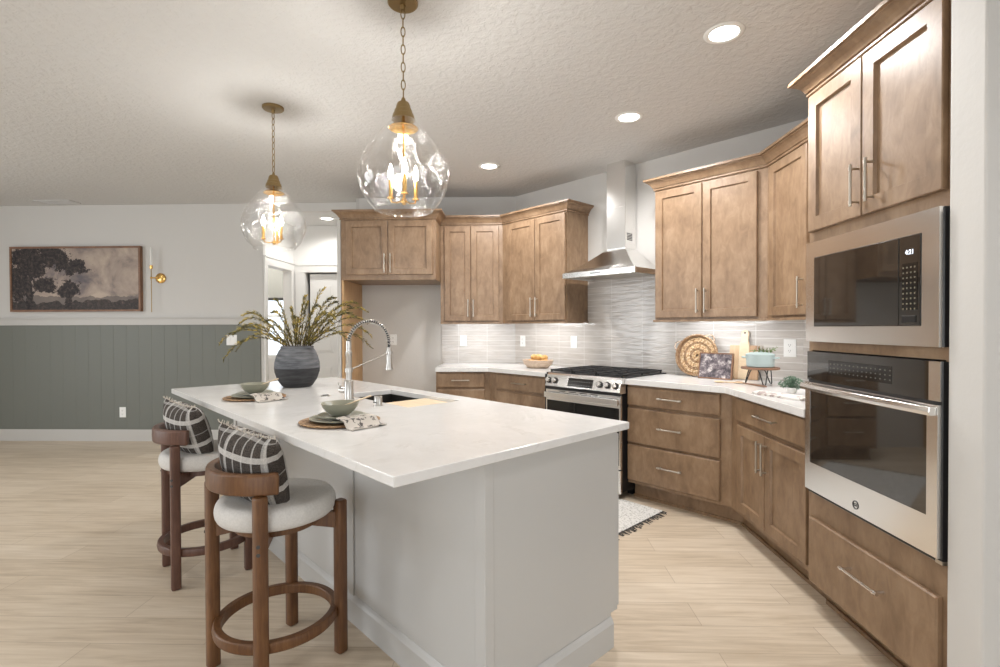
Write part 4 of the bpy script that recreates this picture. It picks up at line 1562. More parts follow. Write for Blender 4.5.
# ================================================================== STOOLS AND CUSHIONS
def make_stool(wood):
    o = bpy.data.objects.new('counter_stool', None)
    C.objects.link(o)
    L = 0.163
    hw = 0.0215

    def leg(x, y, z1, dz=0):
        bm_ = new_bm()
        a = math.atan2(y, x)
        pr = []
        for k in range(16):
            th_ = 2 * PI * k / 16
            cx_, sy_ = math.cos(th_), math.sin(th_)
            pr.append((x + hw * math.copysign(abs(cx_) ** 0.5, cx_), y + hw * math.copysign(abs(sy_) ** 0.5, sy_)))
        prism(bm_, pr, FZ, z1)
        return finish('leg', bm_, wood, o, bevel=0.006, smooth=True)
    ls = [leg(-L, -L, 0.722), leg(L, -L, 0.722), leg(-L, L, 0.622), leg(L, L, 0.622)]
    for lg, sx in ((ls[0], -L), (ls[1], L)):
        bm_ = new_bm()
        for z_ in (0.561, 0.533):
            d_ = Vector((math.copysign(R2, sx), -R2, 0))
            c_ = Vector((sx, -L, z_)) + d_ * 0.0253
            cyl(bm_, c_ + d_ * 0.0008, c_ - d_ * 0.004, 0.0065, seg=12)
        finish('bolt_plug', bm_, M['slot'], lg)
    bm_ = new_bm()           # curved back band
    n_ = 36
    rows_ = []
    for k in range(n_ + 1):
        a = -PI / 2 + math.radians(60) * (2 * k / n_ - 1)
        c_, s_ = math.cos(a), math.sin(a)
        ri, ro = 0.205, 0.236
        row = [bm_.verts.new((r * c_, r * s_, z)) for r, z in ((ri, 0.723), (ro, 0.723), (ro + 0.003, 0.758), (ro, 0.796), (ri, 0.796), (ri - 0.002, 0.758))]
        rows_.append(row)
    for a, b in zip(rows_, rows_[1:]):
        for k in range(6):
            bm_.faces.new((a[k], a[(k + 1) % 6], b[(k + 1) % 6], b[k]))
    bm_.faces.new(rows_[0][::-1])
    bm_.faces.new(rows_[-1])
    finish('backrest', bm_, wood, o, bevel=0.007, smooth=True)
    bm_ = new_bm()           # foot ring
    prof_ = [(0.192, 0.174), (0.219, 0.174), (0.223, 0.194), (0.219, 0.213), (0.192, 0.213)]
    lathe(bm_, prof_, 56, closed=True)
    finish('foot_ring', bm_, wood, o, bevel=0.004, smooth=True)
    bm_ = new_bm()           # crossed seat rails, deeper at the legs
    for sg in (1, -1):
        for e0 in (1, -1):
            ax = Vector((e0 * R2, e0 * sg * R2, 0))
            sd = Vector((-ax.y, ax.x, 0)) * 0.012
            A_ = [ax * 0.222 - sd, ax * 0.222 + sd, ax * 0.01 + sd, ax * 0.01 - sd]
            zb = (0.515, 0.515, 0.552, 0.552)
            lo_ = [bm_.verts.new((p.x, p.y, z)) for p, z in zip(A_, zb)]
            hi_ = [bm_.verts.new((p.x, p.y, 0.579)) for p in A_]
            bm_.faces.new(lo_[::-1])
            bm_.faces.new(hi_)
            for k in range(4):
                bm_.faces.new((lo_[k], lo_[(k + 1) % 4], hi_[(k + 1) % 4], hi_[k]))
    lathe(bm_, [(0, 0.550), (0.15, 0.550), (0.15, 0.5815), (0, 0.5815)], 40)
    finish('seat_frame', bm_, wood, o)
    bm_ = new_bm()
    pr = [(0, 0.582), (0.172, 0.582)]
    for k in range(1, 13):
        a = -PI / 2 + PI * k / 12
        pr.append((0.172 + 0.041 * max(0.0, math.cos(a)) ** 0.6, 0.623 + 0.041 * math.sin(a)))
    pr += [(0.10, 0.6670), (0, 0.6685)]
    lathe(bm_, pr, 56)
    finish('seat', bm_, M['seat'], o, smooth=True)
    return o


def make_cushion():
    o = bpy.data.objects.new('throw_cushion', None)
    C.objects.link(o)
    bm_ = new_bm()
    n_ = 22
    S = 0.152
    grid = {}
    for side in (0, 1):
        for i in range(n_ + 1):
            for j in range(n_ + 1):
                u_ = 2 * i / n_ - 1
                w_ = 2 * j / n_ - 1
                pinch = 1 - 0.085 * (1 - abs(u_) ** 2) * abs(w_) ** 3
                pinch2 = 1 - 0.085 * (1 - abs(w_) ** 2) * abs(u_) ** 3
                th = 0.075 * ((1 - abs(u_) ** 2.6) * (1 - abs(w_) ** 2.6)) ** 0.55
                if side and (i in (0, n_) or j in (0, n_)):
                    grid[1, i, j] = grid[0, i, j]
                    continue
                grid[side, i, j] = bm_.verts.new((S * u_ * pinch2, th if side else -th, S * w_ * pinch))
    for side in (0, 1):
        for i in range(n_):
            for j in range(n_):
                q = [grid[side, i, j], grid[side, i + 1, j], grid[side, i + 1, j + 1], grid[side, i, j + 1]]
                bm_.faces.new(q if side == 0 else q[::-1])
    finish('cover', bm_, M['plaid'], o, smooth=True)
    bm_ = new_bm()
    rr = random.Random(3)
    for k in range(54):
        u_ = -1 + 2 * (k + 0.5) / 54
        for sg in (1, -1):
            pin = 1 - 0.085 * (1 - u_ * u_)
            p = Vector((S * u_, 0, sg * S * pin))
            e_ = p + Vector((rr.uniform(-0.005, 0.005), rr.uniform(-0.012, 0.012), sg * rr.uniform(0.006, 0.013)))
            tube(bm_, [p - Vector((0, 0, sg * 0.003)), p.lerp(e_, 0.5) + Vector((0, rr.uniform(-0.003, 0.003), 0)), e_], [0.0016, 0.0013, 0.0007], 5)
    finish('fringe', bm_, M['cream_thread'], o)['kind'] = 'stuff'
    return o


stool_spots = [((-0.878, 0.025), 12.0, 'walnut counter stool with cream seat nearer the island corner', M['stoolwood']),
               ((-1.906, 0.026), -3.3, 'walnut counter stool with cream seat at the far end of the island', M['darkstool'])]
for (s, t_), ang, lb, wd in stool_spots:
    o = make_stool(wd)
    o.location = FI.w(s, t_, 0)
    o.rotation_euler = (0, 0, FI.rz + math.radians(ang))
    tag(o, lb, 'stool', 'counter stools at the island')


def place_cushion(o, s, t_, ang, lx, ly, z, tilt, roll, yaw, label):
    fm = Matrix.Translation(FI.w(s, t_, 0)) @ Matrix.Rotation(FI.rz + math.radians(ang), 4, 'Z')
    m_ = fm @ Matrix.Translation((lx, ly, z)) @ Matrix.Rotation(math.radians(yaw), 4, 'Z') @ Matrix.Rotation(math.radians(tilt), 4, 'X') @ Matrix.Rotation(math.radians(roll), 4, 'Y')
    o.matrix_world = m_
    tag(o, label, 'cushion', 'plaid cushions on the stools')


cu = make_cushion()
place_cushion(cu, -0.878, 0.025, 12.0, 0.012, -0.098, 0.786, 17, 8, 6, 'plaid wool cushion with fringe on the stool nearer the island corner')
cu2 = dup(cu)
place_cushion(cu2, -1.906, 0.026, -3.3, 0.045, -0.088, 0.778, 19, 6, 16, 'plaid wool cushion with fringe on the stool at the far end')

# ================================================================== PENDANT LIGHTS
def make_pendant():
    o = bpy.data.objects.new('pendant_light', None)
    C.objects.link(o)
    # origin at the ceiling; z down
    bm_ = new_bm()
    lathe(bm_, [(0, -0.0005), (0.064, -0.0005), (0.064, -0.012), (0.059, -0.017), (0.012, -0.019), (0.010, -0.04), (0, -0.04)], 36)
    finish('canopy', bm_, M['brass'], o, smooth=True)
    bm_ = new_bm()
    z = -0.036
    k = 0
    while z > -0.43:
        pts_ = []
        for j in range(16):
            a = 2 * PI * j / 16
            lx, lz = 0.0085 * math.cos(a), 0.0215 * math.sin(a)
            pts_.append((lx if k % 2 == 0 else 0, 0 if k % 2 == 0 else lx, z - 0.0195 + lz))
        pp = pts_
        tube(bm_, pp, 0.0024, 6, closed=True)
        z -= 0.0375
        k += 1
    finish('chain', bm_, M['brass'], o, smooth=True)
    bm_ = new_bm()
    lathe(bm_, [(0, -0.415), (0.007, -0.415), (0.008, -0.428), (0.024, -0.432), (0.030, -0.445), (0.033, -0.462), (0.037, -0.464), (0.040, -0.480), (0.044, -0.482), (0.050, -0.506), (0.048, -0.507), (0.030, -0.47), (0, -0.468)], 36)
    finish('cap', bm_, M['brass'], o, smooth=True)
    bm_ = new_bm()
    gp = [(0.047, -0.500), (0.056, -0.514), (0.094, -0.555), (0.134, -0.605), (0.168, -0.655), (0.187, -0.70), (0.193, -0.737), (0.189, -0.777), (0.174, -0.82), (0.152, -0.858), (0.122, -0.890)]
    lathe(bm_, gp, 64)
    finish('glass_shade', bm_, M['clear_glass'], o, smooth=True)
    bm_ = new_bm()
    lathe(bm_, [(0.1195, -0.8885), (0.1242, -0.8875), (0.1242, -0.8925), (0.1205, -0.8935)], 64, closed=True)
    finish('glass_rim', bm_, M['clear_glass'], o, smooth=True)
    bm_ = new_bm()
    cyl(bm_, (0, 0, -0.47), (0, 0, -0.86), 0.0045, seg=10)
    lathe(bm_, [(0, -0.530), (0.050, -0.530), (0.064, -0.541), (0.062, -0.543), (0.048, -0.534), (0, -0.534)], 36)
    lathe(bm_, [(0, -0.868), (0.008, -0.864), (0.012, -0.855), (0.010, -0.842), (0, -0.838)], 16)
    for j in range(3):
        a = 2 * PI * j / 3 + 0.5
        cx_, sy_ = math.cos(a), math.sin(a)
        tube(bm_, [(0.006 * cx_, 0.006 * sy_, -0.848), (0.03 * cx_, 0.03 * sy_, -0.856), (0.056 * cx_, 0.056 * sy_, -0.852), (0.062 * cx_, 0.062 * sy_, -0.838)], 0.0035, 8)
        lathe(bm_, [(0, -0.84), (0.015, -0.836), (0.016, -0.831), (0.009, -0.829), (0, -0.829)], 14, 0.062 * cx_, 0.062 * sy_)
        cyl(bm_, (0.062 * cx_, 0.062 * sy_, -0.829), (0.062 * cx_, 0.062 * sy_, -0.752), 0.0085, seg=12)
    finish('candle_cluster', bm_, M['gold'], o, smooth=True)
    for j in range(3):
        a = 2 * PI * j / 3 + 0.5
        bm_ = new_bm()
        lathe(bm_, [(0, -0.752), (0.008, -0.752), (0.011, -0.740), (0.0115, -0.726), (0.008, -0.705), (0.003, -0.688), (0, -0.684)], 16, 0.062 * math.cos(a), 0.062 * math.sin(a))
        finish('bulb', bm_, M['bulb'], o, smooth=True)
    return o


def lamp(name, loc, power, color, radius=0.03, spot=None):
    d = bpy.data.lights.new(name, 'SPOT' if spot else 'POINT')
    d.energy = power
    d.color = color
    d.shadow_soft_size = radius
    if spot:
        d.spot_size = math.radians(spot)
        d.spot_blend = 0.45
    o = bpy.data.objects.new(name, d)
    o.location = loc
    C.objects.link(o)
    return o


pend = make_pendant()
pw = [(-0.475, 2.168, CEIL), (-1.520, 3.168, CEIL)]
pend.location = pw[0]
pend.rotation_euler = (0, 0, 0.3)
tag(pend, 'clear glass teardrop pendant with brass cap above the near half of the island', 'pendant light', 'glass pendants over the island')
p2 = dup(pend, pw[1], 1.2, 'clear glass teardrop pendant with brass cap above the vase end of the island')
for k, p in enumerate(pw):
    lamp('pendant_bulb_glow', (p[0], p[1], CEIL - 0.715), PEND_P, WARM, 0.05)

# ================================================================== RECESSED CANS, VENT
def make_can(loc, label):
    o = bpy.data.objects.new('recessed_light', None)
    C.objects.link(o)
    o.location = loc
    tag(o, label, 'ceiling light', 'round recessed ceiling lights')
    bm_ = new_bm()
    lathe(bm_, [(0.066, -0.003), (0.072, -0.007), (0.088, -0.005), (0.092, -0.0005), (0.066, -0.0005)], 40, closed=True)
    finish('trim_ring', bm_, M['white_plastic'], o, smooth=True)
    bm_ = new_bm()
    lathe(bm_, [(0, -0.004), (0.0655, -0.003), (0.0655, -0.0008), (0, -0.0008)], 40)
    finish('lens', bm_, M['can'], o)
    return o


cans = [((0.995, 2.454, CEIL), 'glowing round recessed light near the oven cabinet'),
        ((0.759, 3.406, CEIL), 'glowing round recessed light in front of the range hood'),
        ((-0.22, 4.386, CEIL), 'glowing round recessed light in front of the corner wall cabinets')]
for p, lb in cans:
    make_can(p, lb)
    lamp('recessed_glow', (p[0], p[1], p[2] - 0.02), CAN_P, CANC, 0.06, 165)
make_can((-2.22, 5.95, HC), 'glowing round recessed light in the lower hall ceiling')
lamp('hall_glow', (-2.22, 5.95, HC - 0.03), HALL_P, (1, 0.97, 0.93), 0.06, 160)
lamp('side_room_glow', (-3.6, 6.6, HC - 0.2), 22, (1, 0.97, 0.93), 0.1)
# lamps added out of view, without fixtures, to fill the room
for p in ((-2.6, 1.0), (-4.6, 1.0), (-4.6, 3.6), (0.3, 0.2)):
    lamp('room_fill', (p[0], p[1], CEIL - 0.03), ROOM_P, CANC, 0.06, 150)

T = Thing('ceiling_vent', 'flat white slotted air vent in the ceiling above the painting', 'vent', FW, (-5.0, 5.42, CEIL))
bm = new_bm()
for a in ((-5.2, -4.8, 5.34, 5.36), (-5.2, -4.8, 5.48, 5.50), (-5.2, -5.18, 5.36, 5.48), (-4.82, -4.8, 5.36, 5.48)):
    box(bm, a[0], a[1], a[2], a[3], CEIL - 0.008, CEIL - 0.0005)
T.add('frame', bm, M['ceiling'])
bm = new_bm()
for k in range(5):
    y_ = 5.365 + k * 0.023
    box(bm, -5.18, -4.82, y_, y_ + 0.012, CEIL - 0.006, CEIL - 0.002)
T.add('slats', bm, M['ceiling'])
bm = new_bm()
box(bm, -5.18, -4.82, 5.36, 5.48, CEIL - 0.0015, CEIL - 0.0005)
T.add('duct', bm, M['slot'])

# under-cabinet strips
def led(fr, x0, x1, label):
    T_ = Thing('under_cabinet_light', label, 'strip light', fr, ((x0 + x1) / 2, -0.24, 1.33), 'strip lights under the wall cabinets')
    bm_ = new_bm()
    box(bm_, x0, x1, -0.255, -0.225, 1.335, 1.3418)
    T_.add('housing', bm_, M['white_plastic'])
    bm_ = new_bm()
    box(bm_, x0 + 0.01, x1 - 0.01, -0.251, -0.229, 1.3335, 1.3349)
    T_.add('diffuser', bm_, M['led'])
    p = fr.w((x0 + x1) / 2, -0.24, 1.331)
    a_ = area_light('strip_glow', p, (0, 0, -1), x1 - x0 - 0.02, 0.03, UNDER_P * (x1 - x0) / 0.6, (0.96, 0.98, 1))
    n_ = fr.m.to_3x3() @ Vector((0, 1, 0))
    a_.rotation_euler = (0, 0, fr.rz)
    a_.rotation_euler.rotate_axis('X', math.radians(22))


led(FA, -0.66, -0.2, 'slim light strip under the wall cabinet next to the fridge recess')
led(FB, 0.27, 0.88, 'slim light strip above the bread basket')
led(FB, 1.9, 2.5, 'slim light strip above the woven tray and cutting board')
led(FC, 0.3, 0.95, 'slim light strip under the single-door cabinet')

# ================================================================== WALL THINGS
px0, px1, pz0, pz1 = -5.682, -4.18, 1.487, 2.218
T = Thing('painting', 'wide framed landscape painting of a dark tree under a dusk sky', 'painting', FW, (px0, YG, pz0))
bm = new_bm()
w_ = 0.022
for a in ((px0, px1, pz0, pz0 + w_), (px0, px1, pz1 - w_, pz1), (px0, px0 + w_, pz0 + w_, pz1 - w_), (px1 - w_, px1, pz0 + w_, pz1 - w_)):
    box(bm, a[0], a[1], YG - 0.045, YG - 0.001, a[2], a[3])
T.add('frame', bm, M['brownwood'], bevel=0.002)
bm = new_bm()
box(bm, px0 + w_, px1 - w_, YG - 0.036, YG - 0.004, pz0 + w_, pz1 - w_)
T.add('canvas', bm, M['canvas'])

T = Thing('wall_sconce', 'slim brass candle sconce beside the painting', 'sconce', FW, (-3.97, YG, 1.86))
sx_, sz_ = -3.972, 1.858
bm = new_bm()
tube(bm, [(sx_, YG - 0.001, sz_), (sx_, YG - 0.014, sz_), (sx_, YG - 0.02, sz_)], [0.056, 0.056, 0.048], 32)
T.add('back_plate', bm, M['gold'], smooth=True)
rx_ = sx_ - 0.062
bm = new_bm()
tube(bm, [(sx_, YG - 0.02, sz_), (sx_ - 0.02, YG - 0.05, sz_), (rx_, YG - 0.07, sz_)], 0.008, 10)
ellipsoid(bm, (rx_, YG - 0.07, sz_), 0.013, 0.013, 0.013)
T.add('arm', bm, M['gold'], smooth=True)
bm = new_bm()
cyl(bm, (rx_, YG - 0.07, 1.475), (rx_, YG - 0.07, 1.955), 0.0048, seg=10)
T.add('rod', bm, M['brass'], smooth=True)
bm = new_bm()
lathe(bm, [(0, 1.955), (0.014, 1.955), (0.016, 1.965), (0.016, 1.995), (0, 1.995)], 16, rx_, YG - 0.07)
T.add('socket', bm, M['gold'], smooth=True)
bm = new_bm()
lathe(bm, [(0, 1.996), (0.011, 1.996), (0.011, 2.16), (0.007, 2.19), (0, 2.20)], 16, rx_, YG - 0.07)
T.add('candle_tube', bm, M['white_plastic'], smooth=True)


def plate(fr, x, z, label, kind, yw=0.0, w=0.072, h=0.115):
    nm = 'electrical_outlet' if kind == 'outlet' else 'light_switch'
    T_ = Thing(nm, label, 'outlet' if kind == 'outlet' else 'switch', fr, (x, yw, z))
    bm_ = new_bm()
    slab_front(bm_, x - w / 2, x + w / 2, z - h / 2, z + h / 2, yw - 0.006, th=0.0055, b_=0.002)
    T_.add('plate', bm_, M['white_plastic'])
    bm_ = new_bm()
    if kind == 'outlet':
        for dz in (-0.02, 0.02):
            slab_front(bm_, x - 0.016, x + 0.016, z + dz - 0.014, z + dz + 0.014, yw - 0.008, th=0.002, b_=0.001)
        o_ = T_.add('sockets', bm_, M['white_plastic'])
        bm_ = new_bm()
        for dz in (-0.02, 0.02):
            for dx in (-0.006, 0.006):
                box(bm_, x + dx - 0.001, x + dx + 0.001, yw - 0.0084, yw - 0.0079, z + dz - 0.003, z + dz + 0.006)
            box(bm_, x - 0.002, x + 0.002, yw - 0.0084, yw - 0.0079, z + dz - 0.010, z + dz - 0.006)
        T_.add('slots', bm_, M['slot'], o_)
    else:
        n_ = max(1, round(w / 0.06))
        for k in range(n_):
            cx_ = x + (k - (n_ - 1) / 2) * 0.046
            slab_front(bm_, cx_ - 0.016, cx_ + 0.016, z - 0.033, z + 0.033, yw - 0.009, th=0.003, b_=0.002)
        T_.add('rocker', bm_, M['white_plastic'])


plate(FW, -4.42, 0.353, 'white outlet low on the green wainscot', 'outlet', YG - 0.012)
plate(FW, -3.165, 1.163, 'white double switch plate on the green wainscot by the hall', 'switch', YG - 0.012, w=0.118)
plate(FW, -1.31, 1.165, 'white outlet on the bare wall of the fridge recess', 'outlet', 5.42)
plate(FA, -0.56, 1.152, 'white outlet on the tiles nearest the fridge recess', 'outlet', TY)
plate(FB, 0.118, 1.150, 'white outlet on the tiles in the corner beside the bread basket', 'outlet', TY)
plate(FB, 0.795, 1.152, 'white outlet on the tiles between the bread basket and the range hood', 'outlet', TY)
plate(FB, 2.662, 1.145, 'white outlet on the tiles above the mint pot, in the corner by the oven', 'outlet', TY, w=0.078, h=0.122)

# ================================================================== THINGS ON THE COUNTERS
CZ = CT1 + 0.0004
# bread basket (oval dish)
bx_, by_ = 0.62, -0.33
T = Thing('bread_basket', 'oval whitewashed woven basket filled with rolls on the worktop', 'basket', FB, (bx_, by_, CZ))
bm = new_bm()
lathe(bm, [(0, 0), (0.075, 0), (0.085, 0.004), (0.112, 0.035), (0.122, 0.07), (0.118, 0.07), (0.107, 0.038), (0.08, 0.01), (0, 0.008)], 48)
bmesh.ops.scale(bm, verts=bm.verts[:], vec=(1.32, 0.95, 1))
bmesh.ops.translate(bm, verts=bm.verts[:], vec=(bx_, by_, CZ))
T.add('dish', bm, M['palebasket'], smooth=True)
bm = new_bm()
tube(bm, [(bx_ + 0.1595 * math.cos(2 * PI * k / 48), by_ + 0.1145 * math.sin(2 * PI * k / 48), CZ + 0.071) for k in range(48)], 0.005, 8, closed=True)
T.add('rim', bm, M['palebasket'], smooth=True)
rr = random.Random(5)
rolls = [(-0.088, 0.0, 0.052, 70), (-0.032, -0.035, 0.050, 20), (0.040, -0.035, 0.050, 160), (0.092, 0.005, 0.054, 100), (0.0, 0.038, 0.052, 10), (-0.055, 0.012, 0.098, 120), (0.012, -0.006, 0.102, 25), (0.070, 0.016, 0.097, 70)]
roll0 = None
for (dx, dy, dz, an) in rolls:
    if roll0 is None:
        bm = new_bm()
        ellipsoid(bm, (0, 0, 0), 0.044, 0.031, 0.027, 18, 12)
        roll0 = finish('bread_roll', bm, M['bread'], smooth=True)
        o = roll0
    else:
        o = roll0.copy()
        C.objects.link(o)
    o.location = FB.w(bx_ + dx, by_ + dy, CZ + dz)
    o.rotation_euler = (0, 0, math.radians(an))
    tag(o, 'small golden bread roll heaped in the oval woven basket', 'bread roll', 'rolls in the basket')


def lean(T_, x, y, z, tilt, roll=0):
    """pose a thing whose parts are built around its base at local origin, leaning back toward +y"""
    T_.o.location = T_.fr.w(x, y, z)
    T_.o.rotation_euler = (Matrix.Rotation(T_.fr.rz, 3, 'Z') @ Matrix.Rotation(-math.radians(tilt), 3, 'X') @ Matrix.Rotation(math.radians(roll), 3, 'Y')).to_euler()


def leaner(name, label, cat, fr):
    T_ = Thing(name, label, cat, fr, (0, 0, 0))
    T_.fr = fr
    return T_


# woven tray leaning on the tiles
T = leaner('woven_tray', 'large round woven seagrass tray leaning on the tiles behind the framed print', 'tray', FB)
bm = new_bm()
Rt = 0.152
for k in range(11):
    r_ = 0.012 + k * 0.0133
    n_ = 40
    tube(bm, [(r_ * math.cos(2 * PI * j / n_), 0.004 * (j % 2) + (0.0 if k % 2 else 0.003), Rt + 0.008 + r_ * math.sin(2 * PI * j / n_)) for j in range(n_)], 0.0075, 6, closed=True)
T.add('woven_base', bm, M['wicker'])
bm = new_bm()
for yy in (-0.034, -0.02, -0.006):
    n_ = 56
    tube(bm, [((Rt + 0.002) * math.cos(2 * PI * j / n_), yy + 0.002 * (j % 2), Rt + 0.008 + (Rt + 0.002) * math.sin(2 * PI * j / n_)) for j in range(n_)], 0.0078, 7, closed=True)
T.add('rim', bm, M['wicker'])
for sgn in (-1, 1):
    bm = new_bm()
    a0 = math.radians(52) if sgn > 0 else math.radians(180 - 25)
    pts = []
    for k in range(11):
        a = a0 + math.radians(16) * (k / 5 - 1)
        rr_ = Rt + 0.006 + 0.032 * math.sin(PI * k / 10)
        pts.append((rr_ * math.cos(a), -0.03, Rt + 0.008 + rr_ * math.sin(a)))
    tube(bm, pts, 0.006, 8)
    T.add('handle', bm, M['palebasket'])
lean(T, 2.035, -0.105, CZ + 0.002, 13)

# small framed print in front of the tray
T = leaner('framed_print', 'small wood-framed dark floral print in front of the woven tray', 'picture', FB)
w2, h2, w_ = 0.122, 0.190, 0.008
bm = new_bm()
for a in ((-w2, w2, 0, w_), (-w2, w2, h2 - w_, h2), (-w2, -w2 + w_, w_, h2 - w_), (w2 - w_, w2, w_, h2 - w_)):
    box(bm, a[0], a[1], -0.012, 0.012, a[2], a[3])
T.add('frame', bm, M['brownwood'], bevel=0.001)
bm = new_bm()
box(bm, -w2 + w_, w2 - w_, -0.008, 0.009, w_, h2 - w_)
T.add('print', bm, M['blackprint'])
lean(T, 2.225, -0.195, CZ, 10)

# cutting board with a handle
T = leaner('cutting_board', 'oak cutting board with a rounded handle leaning on the tiles', 'cutting board', FB)
bm = new_bm()


def strip_board(bm_, pts_):
    a = [bm_.verts.new((x_, -0.009, z_)) for x_, z_ in pts_]
    b = [bm_.verts.new((x_, 0.009, z_)) for x_, z_ in pts_]
    bm_.faces.new(a)
    bm_.faces.new(b[::-1])
    n2_ = len(pts_)
    for k in range(n2_):
        bm_.faces.new((a[k], a[(k + 1) % n2_], b[(k + 1) % n2_], b[k]))


hw_, hb_ = 0.102, 0.245
for (xa, xb, mm) in ((-hw_, -0.034, 'boardwood'), (0.034, hw_, 'brownboard')):
    bm = new_bm()
    strip_board(bm, [(xa, 0.0), (xb, 0.0), (xb, hb_), (xa, hb_)])
    if mm == 'brownboard' and mm not in M:
        M[mm] = wood_mat('brown_oak', (0.34, 0.2, 0.11), (0.42, 0.27, 0.16), (0.5, 0.33, 0.2), stretch=(40, 40, 3), rough=0.5)
    T.add('side_plank', bm, M[mm], bevel=0.003)
bm = new_bm()
pl = [(-0.034, 0.0), (0.034, 0.0), (0.034, hb_ + 0.004), (0.030, hb_ + 0.02), (0.022, hb_ + 0.035)]
for k in range(9):
    a = math.radians(-20 + 220 * k / 8)
    pl.append((0.027 * math.cos(a), hb_ + 0.085 + 0.027 * math.sin(a)))
pl += [(-0.022, hb_ + 0.035), (-0.030, hb_ + 0.02), (-0.034, hb_ + 0.004)]
strip_board(bm, pl)
o = T.add('centre_plank', bm, M['palewood'], bevel=0.003)
bm = new_bm()
cyl(bm, (0, -0.0096, hb_ + 0.09), (0, -0.0088, hb_ + 0.09), 0.007, seg=16)
T.add('hanging_hole', bm, M['slot'], o)
lean(T, 2.375, -0.075, CZ, 8)

# plant stand with hairpin legs, pot on top
st = FW
spx, spy = 1.585, 3.33
T = Thing('plant_stand', 'round dark wood riser on black hairpin legs under the mint pot', 'stand', FW, (spx, spy, CZ))
bm = new_bm()
lathe(bm, [(0, CZ + 0.103), (0.112, CZ + 0.103), (0.115, CZ + 0.109), (0.112, CZ + 0.116), (0, CZ + 0.116)], 44, spx, spy)
T.add('top', bm, M['brownwood'], smooth=True)
for k in range(3):
    a = 2 * PI * k / 3 + 0.35
    bm = new_bm()
    ca, sa = math.cos(a), math.sin(a)
    pts = []
    for (rad, side, z_) in ((0.055, -0.030, 0.103), (0.068, -0.022, 0.08), (0.088, -0.008, 0.012), (0.092, 0.0, 0.004), (0.088, 0.008, 0.012), (0.068, 0.022, 0.08), (0.055, 0.030, 0.103)):
        pts.append((spx + rad * ca - side * sa, spy + rad * sa + side * ca, CZ + z_))
    tube(bm, pts, 0.0035, 8)
    T.add('leg', bm, M['iron'], smooth=True)
T = Thing('cooking_pot', 'mint green lidded pot with a leafy sprig on the wooden riser', 'pot', FW, (spx, spy, CZ + 0.1165))
zb = CZ + 0.1165
bm = new_bm()
lathe(bm, [(0, zb), (0.074, zb), (0.081, zb + 0.006), (0.084, zb + 0.076), (0.086, zb + 0.079), (0.080, zb + 0.079), (0.078, zb + 0.012), (0, zb + 0.008)], 44, spx, spy)
T.add('pot_body', bm, M['mint'], smooth=True)
bm = new_bm()
for sg in (-1, 1):
    tube(bm, [(spx + 0.083 * sg * R2 - 0.02 * R2, spy - 0.083 * sg * R2 - 0.02 * R2, zb + 0.06), (spx + 0.108 * sg * R2 - 0.014 * R2, spy - 0.108 * sg * R2 - 0.014 * R2, zb + 0.062),
              (spx + 0.108 * sg * R2 + 0.014 * R2, spy - 0.108 * sg * R2 + 0.014 * R2, zb + 0.062), (spx + 0.083 * sg * R2 + 0.02 * R2, spy - 0.083 * sg * R2 + 0.02 * R2, zb + 0.06)], 0.005, 8)
T.add('side_handles', bm, M['mint'], smooth=True)
bm = new_bm()
lathe(bm, [(0, zb + 0.0795), (0.086, zb + 0.0795), (0.086, zb + 0.084), (0.06, zb + 0.094), (0.02, zb + 0.099), (0.008, zb + 0.101), (0.008, zb + 0.108), (0, zb + 0.108)], 44, spx, spy)
lid = T.add('lid', bm, M['mint'], smooth=True)
bm = new_bm()
tube(bm, [(spx + 0.018 * math.cos(2 * PI * j / 20) * R2, spy - 0.018 * math.cos(2 * PI * j / 20) * R2, zb + 0.122 + 0.017 * math.sin(2 * PI * j / 20)) for j in range(20)], 0.003, 8, closed=True)
T.add('lid_ring', bm, M['nickel'], lid, smooth=True)


def sprig(bm_, pts, n_leaf, ln, wd, rnd):
    fr2 = frames(pts)
    for k in range(n_leaf):
        i = rnd.randrange(0, len(pts))
        p, s_, u2 = fr2[i]
        a = rnd.uniform(0, 2 * PI)
        dv = (s_ * math.cos(a) + u2 * math.sin(a) + (fr2[-1][0] - fr2[0][0]).normalized() * rnd.uniform(0.1, 0.8)).normalized()
        nn = dv.orthogonal().normalized()
        q = [p, p + dv * ln * 0.5 + nn * wd, p + dv * ln, p + dv * ln * 0.5 - nn * wd]
        th = dv.cross(nn) * wd * 0.3
        vs = [bm_.verts.new(v_) for v_ in q]
        t1 = bm_.verts.new(p + dv * ln * 0.5 + th)
        t2 = bm_.verts.new(p + dv * ln * 0.5 - th)
        for k2 in range(4):
            bm_.faces.new((vs[k2], vs[(k2 + 1) % 4], t1))
            bm_.faces.new((vs[(k2 + 1) % 4], vs[k2], t2))


rr = random.Random(9)
bm = new_bm()
b0 = Vector((spx, spy, zb + 0.101))
pts = [b0 + Vector((-0.055, 0.02, 0.006)), b0 + Vector((0, -0.03, 0.004)), b0 + Vector((0.04, -0.04, 0.008)), b0 + Vector((0.085, -0.03, 0.022))]
tube(bm, pts, 0.002, 6)
sprig(bm, [pts[0].lerp(pts[1], .3), pts[0].lerp(pts[1], .7), pts[1], pts[1].lerp(pts[2], .5), pts[2], pts[2].lerp(pts[3], .5), pts[3]], 60, 0.022, 0.005, rr)
tag(finish('leafy_sprig', bm, M['olive_sprig'], None, recalc=False), 'thin green leafy sprig laid over the mint pot lid', 'sprig')

